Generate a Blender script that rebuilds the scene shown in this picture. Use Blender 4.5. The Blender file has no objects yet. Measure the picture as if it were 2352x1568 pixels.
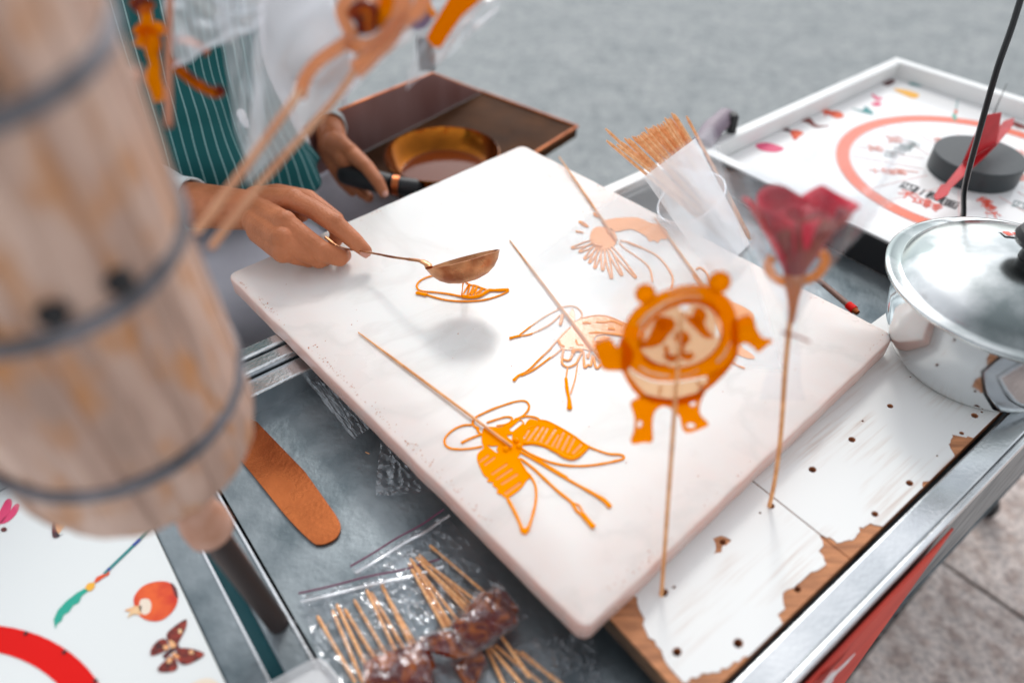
import bpy, bmesh, math, random
from mathutils import Vector, Matrix, noise
from mathutils.geometry import tessellate_polygon
from mathutils.kdtree import KDTree
R = random.Random(7)
rad = math.radians
scn = bpy.context.scene
# ------------------------------------------------------------------ camera
# world: slab top is z = 0, the street is z = GZ, camera 0.5 m above the slab
GZ = -0.87
H = 0.5
FPX, CX, CY = 1630.2, 1176.0, 784.0          # focal length and centre in units of a 2352 px wide picture
RX = Vector((0.99993952, 0.01099821, 0.0))
RY = Vector((-0.00743549, 0.67602224, -0.7368437))
RZ = Vector((-0.00810396, 0.73679913, 0.67606313))
cam_d = bpy.data.cameras.new('camera'); cam = bpy.data.objects.new('camera', cam_d)
scn.collection.objects.link(cam); scn.camera = cam
m = Matrix((RX, RY, RZ)).to_4x4()
m.translation = Vector((0, 0, H)); cam.matrix_world = m
cam_d.sensor_width = 36.0; cam_d.lens = 36.0 * FPX / 2352.0
cam_d.clip_start = 0.02; cam_d.clip_end = 400
cam_d.dof.use_dof = True; cam_d.dof.focus_distance = 0.755; cam_d.dof.aperture_fstop = 1.9
# ------------------------------------------------------------------ light
SUN_EL, SUN_AZ = 43.0, 3.0                   # degrees; azimuth from +Y towards +X
w = bpy.data.worlds.new('World'); scn.world = w; w.use_nodes = True
nt = w.node_tree; nt.nodes.clear()
sky = nt.nodes.new('ShaderNodeTexSky'); sky.sky_type = 'NISHITA'; sky.sun_disc = False
sky.sun_elevation = rad(SUN_EL); sky.sun_rotation = rad(SUN_AZ)
sky.air_density = 1.0; sky.dust_density = 1.2; sky.ozone_density = 1.0
bg = nt.nodes.new('ShaderNodeBackground'); bg.inputs['Strength'].default_value = 0.15
wo = nt.nodes.new('ShaderNodeOutputWorld')
hs = nt.nodes.new('ShaderNodeHueSaturation'); hs.inputs['Saturation'].default_value = 0.16
nt.links.new(sky.outputs[0], hs.inputs['Color']); nt.links.new(hs.outputs[0], bg.inputs['Color']); nt.links.new(bg.outputs[0], wo.inputs['Surface'])
sd = bpy.data.lights.new('sun', 'SUN'); sd.energy = 0.5; sd.angle = rad(10); sd.color = (1, .97, .93)
so = bpy.data.objects.new('sun', sd); scn.collection.objects.link(so)
sv = Vector((math.sin(rad(SUN_AZ)) * math.cos(rad(SUN_EL)), math.cos(rad(SUN_AZ)) * math.cos(rad(SUN_EL)), math.sin(rad(SUN_EL))))
so.rotation_euler = sv.to_track_quat('Z', 'Y').to_euler(); so.location = (0, 3, 4)
scn.view_settings.view_transform = 'Standard'; scn.view_settings.look = 'None'
scn.view_settings.exposure = 0.86; scn.view_settings.gamma = 1; scn.view_settings.use_curve_mapping = False
scn.cycles.max_bounces = 12; scn.cycles.transparent_max_bounces = 24

# ------------------------------------------------------------------ helpers
RM = Matrix((RX, RY, RZ))
CAMP = Vector((0, 0, H))
def V(*a): return Vector(a)
def rdir(px, py): return RM @ Vector((px - CX, -(py - CY), -FPX))
def at(px, py, z=0.0):
    r = rdir(px, py); return CAMP + r * ((z - H) / r.z)
def ray(px, py, d):
    return CAMP + rdir(px, py) * (d / FPX)
def onplane(px, py, o, n):
    r = rdir(px, py); return CAMP + r * ((o - CAMP).dot(n) / r.dot(n))
class K:                                    # a crop of the photograph: local pixels -> 2352 px picture
    def __init__(s, x0, y0, k): s.a = (x0, y0, k)
    def __call__(s, x, y): return ((s.a[0] + s.a[2] * x) / 1.088435, (s.a[1] + s.a[2] * y) / 1.088435)
K_PAN = K(1480, 650, 480 / 1568); K_BF = K(1080, 960, 540 / 2016); K_BEE = K(1240, 720, 400 / 1845)
K_FL = K(1380, 500, 400 / 2240); K_WH = K(1780, 100, 780 / 2352); K_PR = K(0, 1120, 620 / 1656)
K_TOP = K(300, 0, 950 / 2352); K_BAG = K(740, 1240, 760 / 2352); K_HAND = K(430, 350, 600 / 2352)
K_SP = K(1000, 550, 400 / 2349); K_BR = K(1660, 1107, 900 / 2352); K_BR2 = K(1660, 550, 900 / 2352)
K_C2 = K(800, 0, 900 / 2352); K_CUP = K(1500, 250, 700 / 2350); K_L = K(0, 550, 900 / 2352)

def link(o, parent=None):
    scn.collection.objects.link(o)
    if parent is not None: o.parent = parent
    return o
def tag(o, label, cat, group=None):
    o['label'] = label; o['category'] = cat
    if group: o['group'] = group
    return o
def thing(name, label, cat, loc=(0, 0, 0), group=None):
    o = bpy.data.objects.new(name, None); o.empty_display_size = .02
    link(o); o.location = loc
    return tag(o, label, cat, group)
def smooth_by_angle(me, ang=40):
    for p in me.polygons: p.use_smooth = True
    try: me.set_sharp_from_angle(angle=rad(ang))
    except Exception: pass
class MB:
    """collects shapes given in world coordinates, then becomes ONE mesh object"""
    def __init__(s): s.v = []; s.f = []; s.uv = None
    def add(s, v, f):
        o = len(s.v); s.v += [tuple(x) for x in v]; s.f += [tuple(i + o for i in q) for q in f]; return s
    def box(s, c, size, ax=None):
        ax = ax or (V(1, 0, 0), V(0, 1, 0), V(0, 0, 1)); c = Vector(c)
        vs = [c + ax[0] * (size[0] / 2 * i) + ax[1] * (size[1] / 2 * j) + ax[2] * (size[2] / 2 * k)
              for i in (-1, 1) for j in (-1, 1) for k in (-1, 1)]
        return s.add(vs, [(0, 1, 3, 2), (4, 6, 7, 5), (0, 4, 5, 1), (2, 3, 7, 6), (0, 2, 6, 4), (1, 5, 7, 3)])
    def hexa(s, bot, top):
        n = len(bot); vs = list(bot) + list(top)
        f = [tuple(range(n))[::-1], tuple(range(n, 2 * n))] + [(i, (i + 1) % n, n + (i + 1) % n, n + i) for i in range(n)]
        return s.add(vs, f)
    def tube(s, pts, r, n=8, cap=True, flat=None, up=None):
        pts = [Vector(p) for p in pts]; N = len(pts)
        rs = r if isinstance(r, (list, tuple)) else [r] * N
        vs = []; prev = None
        for i, p in enumerate(pts):
            t = (pts[min(i + 1, N - 1)] - pts[max(i - 1, 0)]).normalized()
            if t.length == 0: t = V(0, 0, 1)
            a = up if up is not None else (prev if prev is not None else (V(0, 0, 1) if abs(t.z) < .9 else V(1, 0, 0)))
            u = (a - t * a.dot(t)).normalized(); vv = t.cross(u); prev = u
            for k in range(n):
                an = 2 * math.pi * k / n
                vs.append(p + u * (math.cos(an) * rs[i] * (flat or 1)) + vv * (math.sin(an) * rs[i]))
        f = [(i * n + k, i * n + (k + 1) % n, (i + 1) * n + (k + 1) % n, (i + 1) * n + k) for i in range(N - 1) for k in range(n)]
        if cap: f += [tuple(range(n))[::-1], tuple(range((N - 1) * n, N * n))]
        return s.add(vs, f)
    def lathe(s, prof, c, n=48, axis=None, closed=False, xa=None):
        c = Vector(c); az = (axis or V(0, 0, 1)).normalized()
        ax = (xa or (V(1, 0, 0) if abs(az.x) < .9 else V(0, 1, 0))); ax = (ax - az * ax.dot(az)).normalized(); ay = az.cross(ax)
        vs = []
        for (r, z) in prof:
            for k in range(n):
                a = 2 * math.pi * k / n; vs.append(c + ax * (r * math.cos(a)) + ay * (r * math.sin(a)) + az * z)
        m = len(prof); f = []
        for i in range(m - 1 + (1 if closed else 0)):
            j = (i + 1) % m
            for k in range(n): f.append((i * n + k, i * n + (k + 1) % n, j * n + (k + 1) % n, j * n + k))
        if not closed:
            if prof[0][0] > 1e-5: f.append(tuple(range(n))[::-1])
            if prof[-1][0] > 1e-5: f.append(tuple(range((m - 1) * n, m * n)))
        return s.add(vs, f)
    def prism(s, loop, nrm, th, holes=()):
        """polygon (with holes) in a plane, thickness th downwards along -nrm from the loop"""
        loops = [[Vector(p) for p in loop]] + [[Vector(p) for p in h] for h in holes]
        nrm = Vector(nrm).normalized(); flat = [p for l in loops for p in l]; n = len(flat)
        a = (V(1, 0, 0) if abs(nrm.x) < .9 else V(0, 1, 0)); a = (a - nrm * a.dot(nrm)).normalized(); b = nrm.cross(a)
        tr = tessellate_polygon([[V(p.dot(a), p.dot(b), 0) for p in l] for l in loops])
        vs = flat + [p - nrm * th for p in flat]; f = []
        for t in tr:
            p0, p1, p2 = (flat[i] for i in t)
            if (p1 - p0).cross(p2 - p0).dot(nrm) < 0: t = (t[0], t[2], t[1])
            f.append(tuple(t)); f.append((t[2] + n, t[1] + n, t[0] + n))
        o = 0
        for l in loops:
            m = len(l)
            for i in range(m): f.append((o + i, o + (i + 1) % m, n + o + (i + 1) % m, n + o + i))
            o += m
        return s.add(vs, f)
    def grid(s, fn, nu, nv):
        vs = [fn(i / nu, j / nv) for j in range(nv + 1) for i in range(nu + 1)]
        f = [(j * (nu + 1) + i, j * (nu + 1) + i + 1, (j + 1) * (nu + 1) + i + 1, (j + 1) * (nu + 1) + i) for j in range(nv) for i in range(nu)]
        return s.add(vs, f)
    def build(s, name, mat, parent=None, smooth=True, bevel=0, solid=0, uv=None, ang=40, seg=2, sub=0):
        me = bpy.data.meshes.new(name); loc = parent.matrix_world.translation.copy() if False else V(0, 0, 0)
        if parent is not None:
            p = parent
            while p is not None: loc = loc + Vector(p.location); p = p.parent
        base = V(0, 0, 0)
        if parent is None:
            xs = [v[0] for v in s.v]; ys = [v[1] for v in s.v]; zs = [v[2] for v in s.v]
            base = V((min(xs) + max(xs)) / 2, (min(ys) + max(ys)) / 2, min(zs))
        off = loc + base
        me.from_pydata([tuple(Vector(v) - off) for v in s.v], [], s.f)
        if uv:
            ul = me.uv_layers.new(name='UVMap')
            for l in me.loops: ul.data[l.index].uv = uv[l.vertex_index]
        bm = bmesh.new(); bm.from_mesh(me); bmesh.ops.recalc_face_normals(bm, faces=bm.faces); bm.to_mesh(me); bm.free()
        if smooth: smooth_by_angle(me, ang)
        if mat: me.materials.append(mat)
        o = bpy.data.objects.new(name, me); link(o, parent); o.location = base
        if solid:
            md = o.modifiers.new('solid', 'SOLIDIFY'); md.thickness = solid; md.offset = 0
        if sub:
            md = o.modifiers.new('sub', 'SUBSURF'); md.levels = sub; md.render_levels = sub
        if bevel:
            md = o.modifiers.new('bevel', 'BEVEL'); md.width = bevel; md.segments = seg; md.limit_method = 'ANGLE'; md.angle_limit = rad(35)
        return o
def struct(o): o['kind'] = 'structure'; return o
def copytree(o, parent=None):
    c = o.copy(); link(c, parent)
    for ch in list(o.children): copytree(ch, c)
    return c
def spline(pts, n=8, closed=False):
    P = [Vector(p) for p in pts]; out = []; N = len(P)
    rng = N if closed else N - 1
    for i in range(rng):
        g = (lambda k: P[k % N]) if closed else (lambda k: P[max(0, min(N - 1, k))])
        p0, p1, p2, p3 = g(i - 1), g(i), g(i + 1), g(i + 2)
        for j in range(n):
            t = j / n
            out.append(.5 * ((2 * p1) + (p2 - p0) * t + (2 * p0 - 5 * p1 + 4 * p2 - p3) * t * t + (3 * p1 - p0 - 3 * p2 + p3) * t ** 3))
    if not closed: out.append(P[-1])
    return out
def smin(x, a, b): return max(a, min(b, x))
def rnoise(p, s=1, seed=0): return noise.noise(Vector(p) * s + V(seed * 7.3, seed * 3.1, seed))

# ------------------------------------------------------------------ materials
MATS = {}
def pmat(name, col, rough=.5, metal=0, col2=None, nscale=20, nstr=.5, bump=0, bscale=None, spec=.5, sss=0, sssr=(1, .4, .2), stretch=None,
         trans=0, ior=1.45, coat=0, rvar=0, detail=6, ramp=(.35, .65), clear=0, coords='Object'):
    if name in MATS: return MATS[name]
    mt = bpy.data.materials.new(name); mt.use_nodes = True; t = mt.node_tree; b = t.nodes['Principled BSDF']; MATS[name] = mt
    b.inputs['Base Color'].default_value = (*col, 1); b.inputs['Roughness'].default_value = rough; b.inputs['Metallic'].default_value = metal
    b.inputs['Specular IOR Level'].default_value = spec; b.inputs['IOR'].default_value = ior
    b.inputs['Transmission Weight'].default_value = trans; b.inputs['Coat Weight'].default_value = coat; b.inputs['Coat Roughness'].default_value = .08
    if sss:
        b.inputs['Subsurface Weight'].default_value = sss; b.inputs['Subsurface Radius'].default_value = sssr; b.inputs['Subsurface Scale'].default_value = .01
    tc = t.nodes.new('ShaderNodeTexCoord'); mp = t.nodes.new('ShaderNodeMapping'); t.links.new(tc.outputs[coords], mp.inputs[0])
    if stretch: mp.inputs['Scale'].default_value = stretch
    nz = t.nodes.new('ShaderNodeTexNoise'); nz.inputs['Scale'].default_value = nscale; nz.inputs['Detail'].default_value = detail
    t.links.new(mp.outputs[0], nz.inputs['Vector'])
    if col2 is not None:
        cr = t.nodes.new('ShaderNodeValToRGB'); cr.color_ramp.elements[0].position = ramp[0]; cr.color_ramp.elements[1].position = ramp[1]
        cr.color_ramp.elements[0].color = (*col, 1); cr.color_ramp.elements[1].color = (*col2, 1)
        t.links.new(nz.outputs['Fac'], cr.inputs[0]); t.links.new(cr.outputs[0], b.inputs['Base Color'])
    if rvar:
        mr = t.nodes.new('ShaderNodeMapRange'); mr.inputs[3].default_value = max(0, rough - rvar); mr.inputs[4].default_value = rough + rvar
        n3 = t.nodes.new('ShaderNodeTexNoise'); n3.inputs['Scale'].default_value = nscale * 1.7; n3.inputs['Detail'].default_value = 8
        t.links.new(mp.outputs[0], n3.inputs['Vector']); t.links.new(n3.outputs['Fac'], mr.inputs[0]); t.links.new(mr.outputs[0], b.inputs['Roughness'])
    if bump:
        n2 = t.nodes.new('ShaderNodeTexNoise'); n2.inputs['Scale'].default_value = bscale or nscale * 4; n2.inputs['Detail'].default_value = 5
        bp = t.nodes.new('ShaderNodeBump'); bp.inputs['Strength'].default_value = bump; bp.inputs['Distance'].default_value = .002
        t.links.new(mp.outputs[0], n2.inputs['Vector']); t.links.new(n2.outputs['Fac'], bp.inputs['Height']); t.links.new(bp.outputs[0], b.inputs['Normal'])
    return mt
def film_mat(name, white=.08, gloss=.16, tint=(.97, .98, .99), rough=.12, bump=.25, bs=60, edge=.6):
    mt = bpy.data.materials.new(name); mt.use_nodes = True; t = mt.node_tree; t.nodes.clear()
    out = t.nodes.new('ShaderNodeOutputMaterial'); tr = t.nodes.new('ShaderNodeBsdfTransparent'); tr.inputs[0].default_value = (*tint, 1)
    gl = t.nodes.new('ShaderNodeBsdfGlossy'); gl.inputs['Roughness'].default_value = rough; gl.inputs['Color'].default_value = (.95, .97, 1, 1)
    df = t.nodes.new('ShaderNodeBsdfTranslucent'); df.inputs[0].default_value = (.97, .97, .98, 1)
    d2 = t.nodes.new('ShaderNodeBsdfDiffuse'); d2.inputs[0].default_value = (.93, .94, .95, 1)
    ms = t.nodes.new('ShaderNodeMixShader'); ms.inputs[0].default_value = .6; t.links.new(df.outputs[0], ms.inputs[1]); t.links.new(d2.outputs[0], ms.inputs[2])
    lw = t.nodes.new('ShaderNodeLayerWeight'); lw.inputs[0].default_value = .35
    tc = t.nodes.new('ShaderNodeTexCoord'); nz = t.nodes.new('ShaderNodeTexNoise'); nz.inputs['Scale'].default_value = bs; nz.inputs['Detail'].default_value = 3
    t.links.new(tc.outputs['Object'], nz.inputs['Vector'])
    bp = t.nodes.new('ShaderNodeBump'); bp.inputs['Strength'].default_value = bump; bp.inputs['Distance'].default_value = .004
    t.links.new(nz.outputs['Fac'], bp.inputs['Height']); t.links.new(bp.outputs[0], gl.inputs['Normal']); t.links.new(bp.outputs[0], lw.inputs['Normal'])
    ma = t.nodes.new('ShaderNodeMath'); ma.operation = 'MULTIPLY_ADD'; ma.inputs[1].default_value = edge; ma.inputs[2].default_value = gloss
    ma.use_clamp = True; t.links.new(lw.outputs['Facing'], ma.inputs[0])
    m1 = t.nodes.new('ShaderNodeMixShader'); m1.inputs[0].default_value = white; t.links.new(tr.outputs[0], m1.inputs[1]); t.links.new(ms.outputs[0], m1.inputs[2])
    m2 = t.nodes.new('ShaderNodeMixShader'); t.links.new(ma.outputs[0], m2.inputs[0]); t.links.new(m1.outputs[0], m2.inputs[1]); t.links.new(gl.outputs[0], m2.inputs[2])
    t.links.new(m2.outputs[0], out.inputs[0]); return mt
def sugar_mat(name, col, tcol, tr=.45, thin=0, rough=.12, gloss=.08):
    """boiled sugar: diffuse + light passing through + a clear glossy skin; thin sugar lets some of what lies behind show"""
    mt = bpy.data.materials.new(name); mt.use_nodes = True; t = mt.node_tree; t.nodes.clear()
    out = t.nodes.new('ShaderNodeOutputMaterial')
    df = t.nodes.new('ShaderNodeBsdfDiffuse'); df.inputs[0].default_value = (*col, 1)
    tl = t.nodes.new('ShaderNodeBsdfTranslucent'); tl.inputs[0].default_value = (*tcol, 1)
    tp = t.nodes.new('ShaderNodeBsdfTransparent'); tp.inputs[0].default_value = (*tcol, 1)
    gl = t.nodes.new('ShaderNodeBsdfGlossy'); gl.inputs['Roughness'].default_value = rough
    a = t.nodes.new('ShaderNodeMixShader'); a.inputs[0].default_value = tr; t.links.new(df.outputs[0], a.inputs[1]); t.links.new(tl.outputs[0], a.inputs[2])
    b = t.nodes.new('ShaderNodeMixShader'); b.inputs[0].default_value = thin; t.links.new(a.outputs[0], b.inputs[1]); t.links.new(tp.outputs[0], b.inputs[2])
    fr = t.nodes.new('ShaderNodeFresnel'); fr.inputs[0].default_value = 1.4
    tc = t.nodes.new('ShaderNodeTexCoord'); nz = t.nodes.new('ShaderNodeTexNoise'); nz.inputs['Scale'].default_value = 160; t.links.new(tc.outputs['Object'], nz.inputs['Vector'])
    bp = t.nodes.new('ShaderNodeBump'); bp.inputs['Strength'].default_value = .12; bp.inputs['Distance'].default_value = .001
    t.links.new(nz.outputs['Fac'], bp.inputs['Height']); t.links.new(bp.outputs[0], gl.inputs['Normal']); t.links.new(bp.outputs[0], fr.inputs['Normal'])
    ad = t.nodes.new('ShaderNodeMath'); ad.operation = 'ADD'; ad.inputs[1].default_value = gloss - .04; t.links.new(fr.outputs[0], ad.inputs[0]); ad.use_clamp = True
    c = t.nodes.new('ShaderNodeMixShader'); t.links.new(ad.outputs[0], c.inputs[0]); t.links.new(b.outputs[0], c.inputs[1]); t.links.new(gl.outputs[0], c.inputs[2])
    t.links.new(c.outputs[0], out.inputs[0]); return mt
M_SUG = sugar_mat('boiled_sugar', (1, .31, .0), (1, .34, .0), .06, .0, gloss=.0)
M_LOLLY = sugar_mat('lollipop_sugar', (1, .31, .0), (1, .54, .02), .72, .42, gloss=.0)
M_LTHIN = sugar_mat('lollipop_thin_sugar', (1, .52, .28), (1, .84, .66), .6, .6, gloss=.02)
M_THIN = sugar_mat('thin_sugar', (1, .38, .10), (1, .60, .35), .12, .10, gloss=.03)
M_PALE = sugar_mat('veiled_sugar', (1, .41, .14), (1, .70, .45), .08, .0, gloss=.02)  # washed-out look of the reflecting film's veil, put into the sugar colour
M_AMBER = sugar_mat('amber_candy', (.36, .07, .004), (.85, .22, .01), .4, .3, gloss=.02)
def mottled(mt, c1, c2, sc):
    t = mt.node_tree; tc = t.nodes.new('ShaderNodeTexCoord'); nz = t.nodes.new('ShaderNodeTexNoise'); nz.inputs['Scale'].default_value = sc; nz.inputs['Detail'].default_value = 3; nz.inputs['Distortion'].default_value = 1.2
    t.links.new(tc.outputs['Object'], nz.inputs['Vector']); cr = t.nodes.new('ShaderNodeValToRGB'); cr.color_ramp.elements[0].position = .42; cr.color_ramp.elements[1].position = .6
    cr.color_ramp.elements[0].color = (*c1, 1); cr.color_ramp.elements[1].color = (*c2, 1); t.links.new(nz.outputs['Fac'], cr.inputs[0])
    for n in t.nodes:
        if n.type in ('BSDF_DIFFUSE', 'BSDF_TRANSLUCENT'): t.links.new(cr.outputs[0], n.inputs[0])
mottled(M_AMBER, (.16, .018, .010), (.72, .20, .012), 55)
M_POOL = sugar_mat('sugar_pool', (.16, .03, .004), (.4, .08, .01), .1, .0, rough=.10, gloss=.03)
M_WRAP = film_mat('candy_wrap', .02, .02, tint=(.95, .9, .88), rough=.15, bump=.9, bs=90)
M_CEL = film_mat('cellophane', .015, .0, rough=.06, bump=.5, bs=50, edge=.13)
M_FILM = film_mat('clear_film', .07, .10)
M_FILM2 = film_mat('crinkled_film', .03, .03, rough=.08, bump=.4, bs=45, edge=.45)
M_HAZY = film_mat('hazy_film', .30, .12, rough=.3, bump=.15, bs=25)
M_SLEEVE = film_mat('frosted_film', .46, .10, rough=.3, bump=.2, bs=30)
M_BAM = pmat('bamboo', (.62, .26, .09), .5, col2=(.85, .42, .18), nscale=60, stretch=(1, 1, 1), bump=.2)
M_STEEL = pmat('brushed_steel', (.55, .58, .6), .22, 1, col2=(.75, .77, .78), nscale=14, rvar=.12, bump=.12, bscale=300)
M_DSTEEL = pmat('worn_steel', (.10, .13, .145), .42, .75, col2=(.30, .34, .36), nscale=16, rvar=.15, bump=.3, bscale=120, ramp=(.3, .75))
M_WHITE = pmat('white_paint', (.78, .79, .78), .35, col2=(.70, .71, .70), nscale=9)
M_BLACK = pmat('black_rubber', (.012, .013, .015), .5, bump=.2, bscale=90)
M_BGREY = pmat('dark_grey_plastic', (.03, .038, .042), .45, bump=.15, bscale=200)
M_DARK = pmat('dark_void', (.01, .01, .012), .8)
M_COPPER = pmat('copper', (.28, .055, .014), .34, .8, col2=(.60, .19, .06), nscale=22, rvar=.12, bump=.3, bscale=90, ramp=(.3, .7))
M_RED = pmat('red_paint', (.70, .004, .002), .6, spec=.2)

# ------------------------------------------------------------------ cart frame (u,v of the slab; p,q of the cart)
B_ = at(1345, 1450); L_ = at(520, 630); R_ = at(2060, 770); T_ = at(1200, 332)
U_ = (R_ - B_).normalized(); W_ = (L_ - B_).normalized()
ca = rad(4.1)
PX = (U_ * math.cos(ca) - W_ * math.sin(ca)).normalized(); QX = V(0, 0, 1).cross(PX)
O_ = at(1820, 1568, -.026)
def C(p, q, z=0.0):
    v = O_ + PX * p + QX * q; return V(v.x, v.y, z)
def tocart(pt): d = pt - O_; return d.dot(PX), d.dot(QX)
AX = (PX, QX, V(0, 0, 1))
def cbox(mb, p0, p1, q0, q1, z0, z1):
    mb.box(C((p0 + p1) / 2, (q0 + q1) / 2, (z0 + z1) / 2), (p1 - p0, q1 - q0, z1 - z0), AX); return mb
# ------------------------------------------------------------------ SETTING: street, paving
def ground_mat(name, a, b, c, s=6, sp=170):
    mt = bpy.data.materials.new(name); mt.use_nodes = True; t = mt.node_tree; bs = t.nodes['Principled BSDF']; bs.inputs['Roughness'].default_value = .85
    tc = t.nodes.new('ShaderNodeTexCoord')
    n1 = t.nodes.new('ShaderNodeTexNoise'); n1.inputs['Scale'].default_value = s; n1.inputs['Detail'].default_value = 8; n1.inputs['Roughness'].default_value = .7
    n2 = t.nodes.new('ShaderNodeTexNoise'); n2.inputs['Scale'].default_value = sp; n2.inputs['Detail'].default_value = 4
    n3 = t.nodes.new('ShaderNodeTexNoise'); n3.inputs['Scale'].default_value = sp * .3; n3.inputs['Detail'].default_value = 5
    for n in (n1, n2, n3): t.links.new(tc.outputs['Object'], n.inputs['Vector'])
    r1 = t.nodes.new('ShaderNodeValToRGB'); r1.color_ramp.elements[0].position = .38; r1.color_ramp.elements[1].position = .62
    r1.color_ramp.elements[0].color = (*a, 1); r1.color_ramp.elements[1].color = (*b, 1); t.links.new(n1.outputs['Fac'], r1.inputs[0])
    r2 = t.nodes.new('ShaderNodeValToRGB'); r2.color_ramp.elements[0].position = .38; r2.color_ramp.elements[1].position = .55
    r2.color_ramp.elements[0].color = (*c, 1); r2.color_ramp.elements[1].color = (1, 1, 1, 1); t.links.new(n3.outputs['Fac'], r2.inputs[0])
    r3 = t.nodes.new('ShaderNodeValToRGB'); r3.color_ramp.elements[0].position = .35; r3.color_ramp.elements[1].position = .6
    r3.color_ramp.elements[0].color = (.6, .6, .62, 1); r3.color_ramp.elements[1].color = (1.12, 1.1, 1.08, 1); t.links.new(n2.outputs['Fac'], r3.inputs[0])
    mx = t.nodes.new('ShaderNodeMix'); mx.data_type = 'RGBA'; mx.blend_type = 'MULTIPLY'; mx.inputs[0].default_value = .8
    t.links.new(r1.outputs[0], mx.inputs[6]); t.links.new(r2.outputs[0], mx.inputs[7])
    my = t.nodes.new('ShaderNodeMix'); my.data_type = 'RGBA'; my.blend_type = 'MULTIPLY'; my.inputs[0].default_value = .8
    t.links.new(mx.outputs[2], my.inputs[6]); t.links.new(r3.outputs[0], my.inputs[7]); t.links.new(my.outputs[2], bs.inputs['Base Color'])
    bp = t.nodes.new('ShaderNodeBump'); bp.inputs['Strength'].default_value = .6; bp.inputs['Distance'].default_value = .006
    t.links.new(n2.outputs['Fac'], bp.inputs['Height']); t.links.new(bp.outputs[0], bs.inputs['Normal']); return mt
M_STREET = ground_mat('street_granite', (.27, .30, .305), (.36, .385, .385), (.66, .68, .70), 5, 75)
M_GUTTER = ground_mat('gutter_gravel', (.09, .09, .095), (.26, .25, .24), (.3, .3, .32), 60, 120)
M_PAVE = ground_mat('paving_stone', (.50, .44, .41), (.68, .60, .56), (.66, .58, .55), 12, 90)
mb = MB(); mb.add([(-60, -60, GZ), (60, -60, GZ), (60, 90, GZ), (-60, 90, GZ)], [(0, 1, 2, 3)])
o = mb.build('street', M_STREET, smooth=False); struct(o)
G = lambda p: at(p[0], p[1], GZ + .02)
g0 = G(K_BR(1810, 765)); g1 = G(K_BR(2330, 110)); g2 = G(K_BR(2350, 1110))
ge = (g1 - g0).normalized(); gn = V(ge.y, -ge.x, 0)
gdir = (g2 - g0); gw = .42
pav = thing('paving', 'pinkish grey stone paving slabs with thin joints below the near rim of the cart', 'paving', G(K_BR(1810, 765)))
pav['kind'] = 'structure'; del pav['category']; del pav['label']
mg = MB(); a = g0 - ge * 3 - gn * .10; b = g0 + ge * 4 - gn * .10
mg.add([(a.x, a.y, GZ + .006), (b.x, b.y, GZ + .006), (b.x + gn.x * 2.4, b.y + gn.y * 2.4, GZ + .006), (a.x + gn.x * 2.4, a.y + gn.y * 2.4, GZ + .006)], [(0, 1, 2, 3)])
struct(mg.build('gutter', M_GUTTER, smooth=False))
SL = .62
for i in range(-3, 5):
    for j in range(4):
        off = 0 if j % 2 == 0 else SL / 2
        a0 = g0 + ge * (i * SL + off + .004) + gn * (j * gw + .003); zt = GZ + .02 + R.uniform(-.0015, .0015)
        cs = [a0, a0 + ge * (SL - .008), a0 + ge * (SL - .008) + gn * (gw - .006), a0 + gn * (gw - .006)]
        mb = MB(); mb.hexa([V(c.x, c.y, GZ + .008) for c in cs], [V(c.x, c.y, zt) for c in cs])
        mb.build('paving_slab', M_PAVE, pav, bevel=.004, smooth=False)

# ------------------------------------------------------------------ CART
ZR = -.026; ZT = -.066
P0, P1 = -.93, 1.135; QF = .585
cart = thing('vending_cart', 'long stainless steel vending cart with a grey tray and a red banner underneath', 'cart', (C(.1, .3, GZ)))
def rail(name, p0, p1, q0, q1, mat, z0=-.075, z1=ZR, bev=.002): return cbox(MB(), p0, p1, q0, q1, z0, z1).build(name, mat, cart, bevel=bev, smooth=False)
# near rim: flat band, lip, outer face
rail('near_rim', P0, P1, 0.004, .0265, M_STEEL, -.052)
rail('near_rim_lip', P0, P1, -.002, .0035, M_STEEL, -.040, ZR + .002, .0012)
rail('near_skirt', P0, P1, -.0005, .003, M_DSTEEL, -.30, -.0405, .001)
rail('far_rim', P0, .20, QF - .016, QF, M_STEEL, -.075, ZR)
rail('far_inner_step', -.258, .17, QF - .0355, QF - .018, M_STEEL, -.075, ZR - .004)
rail('far_inner_ledge', -.258, .17, QF - .062, QF - .0375, M_STEEL, -.075, ZR - .012)
rail('far_gap_strip', .1715, .548, QF - .034, QF - .0205, M_BLACK, -.066, -.034)  # black strip added to stand in for the dark gap below the white rim
rail('white_far_rim', .205, P1 - .02, QF - .02, QF, M_WHITE, -.09, ZR + .002)
rail('white_end_rim', P1 - .02, P1, .0275, QF, M_WHITE, -.09, ZR + .0025)
rail('left_rim', P0, P0 + .03, .0275, QF - .0165, M_STEEL, -.075, ZR)
rail('cross_bar', -.322, -.295, .0275, QF - .0165, M_DSTEEL, -.075, -.052)
rail('cross_bar', -.284, -.262, .0275, QF - .0365, M_DSTEEL, -.075, -.052)
rail('slot_liner', -.295, -.284, .0275, QF - .04, pmat('teal_liner', (.0, .13, .16), .5), -.0755, -.072, 0)
rail('tray_lip', -.2635, -.2615, .0275, QF - .06, M_STEEL, -.07, -.0495, 0)
rail('tray_lip', -.2965, -.2945, .0275, QF - .06, M_STEEL, -.07, -.0505, 0)
rail('tray', -.258, .548, .0275, QF - .0345, M_DSTEEL, ZT - .004, ZT, 0)
rail('deck', P0 + .03, -.3225, .0275, QF - .017, M_DSTEEL, -.075, -.068, 0)
rail('wheel_deck', .549, P1 - .0205, .0275, QF - .0205, M_WHITE, -.09, -.068, 0)
rail('far_panel', P0, P1, QF - .01, QF - .004, M_BLACK, -.55, -.0905, 0)
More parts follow.
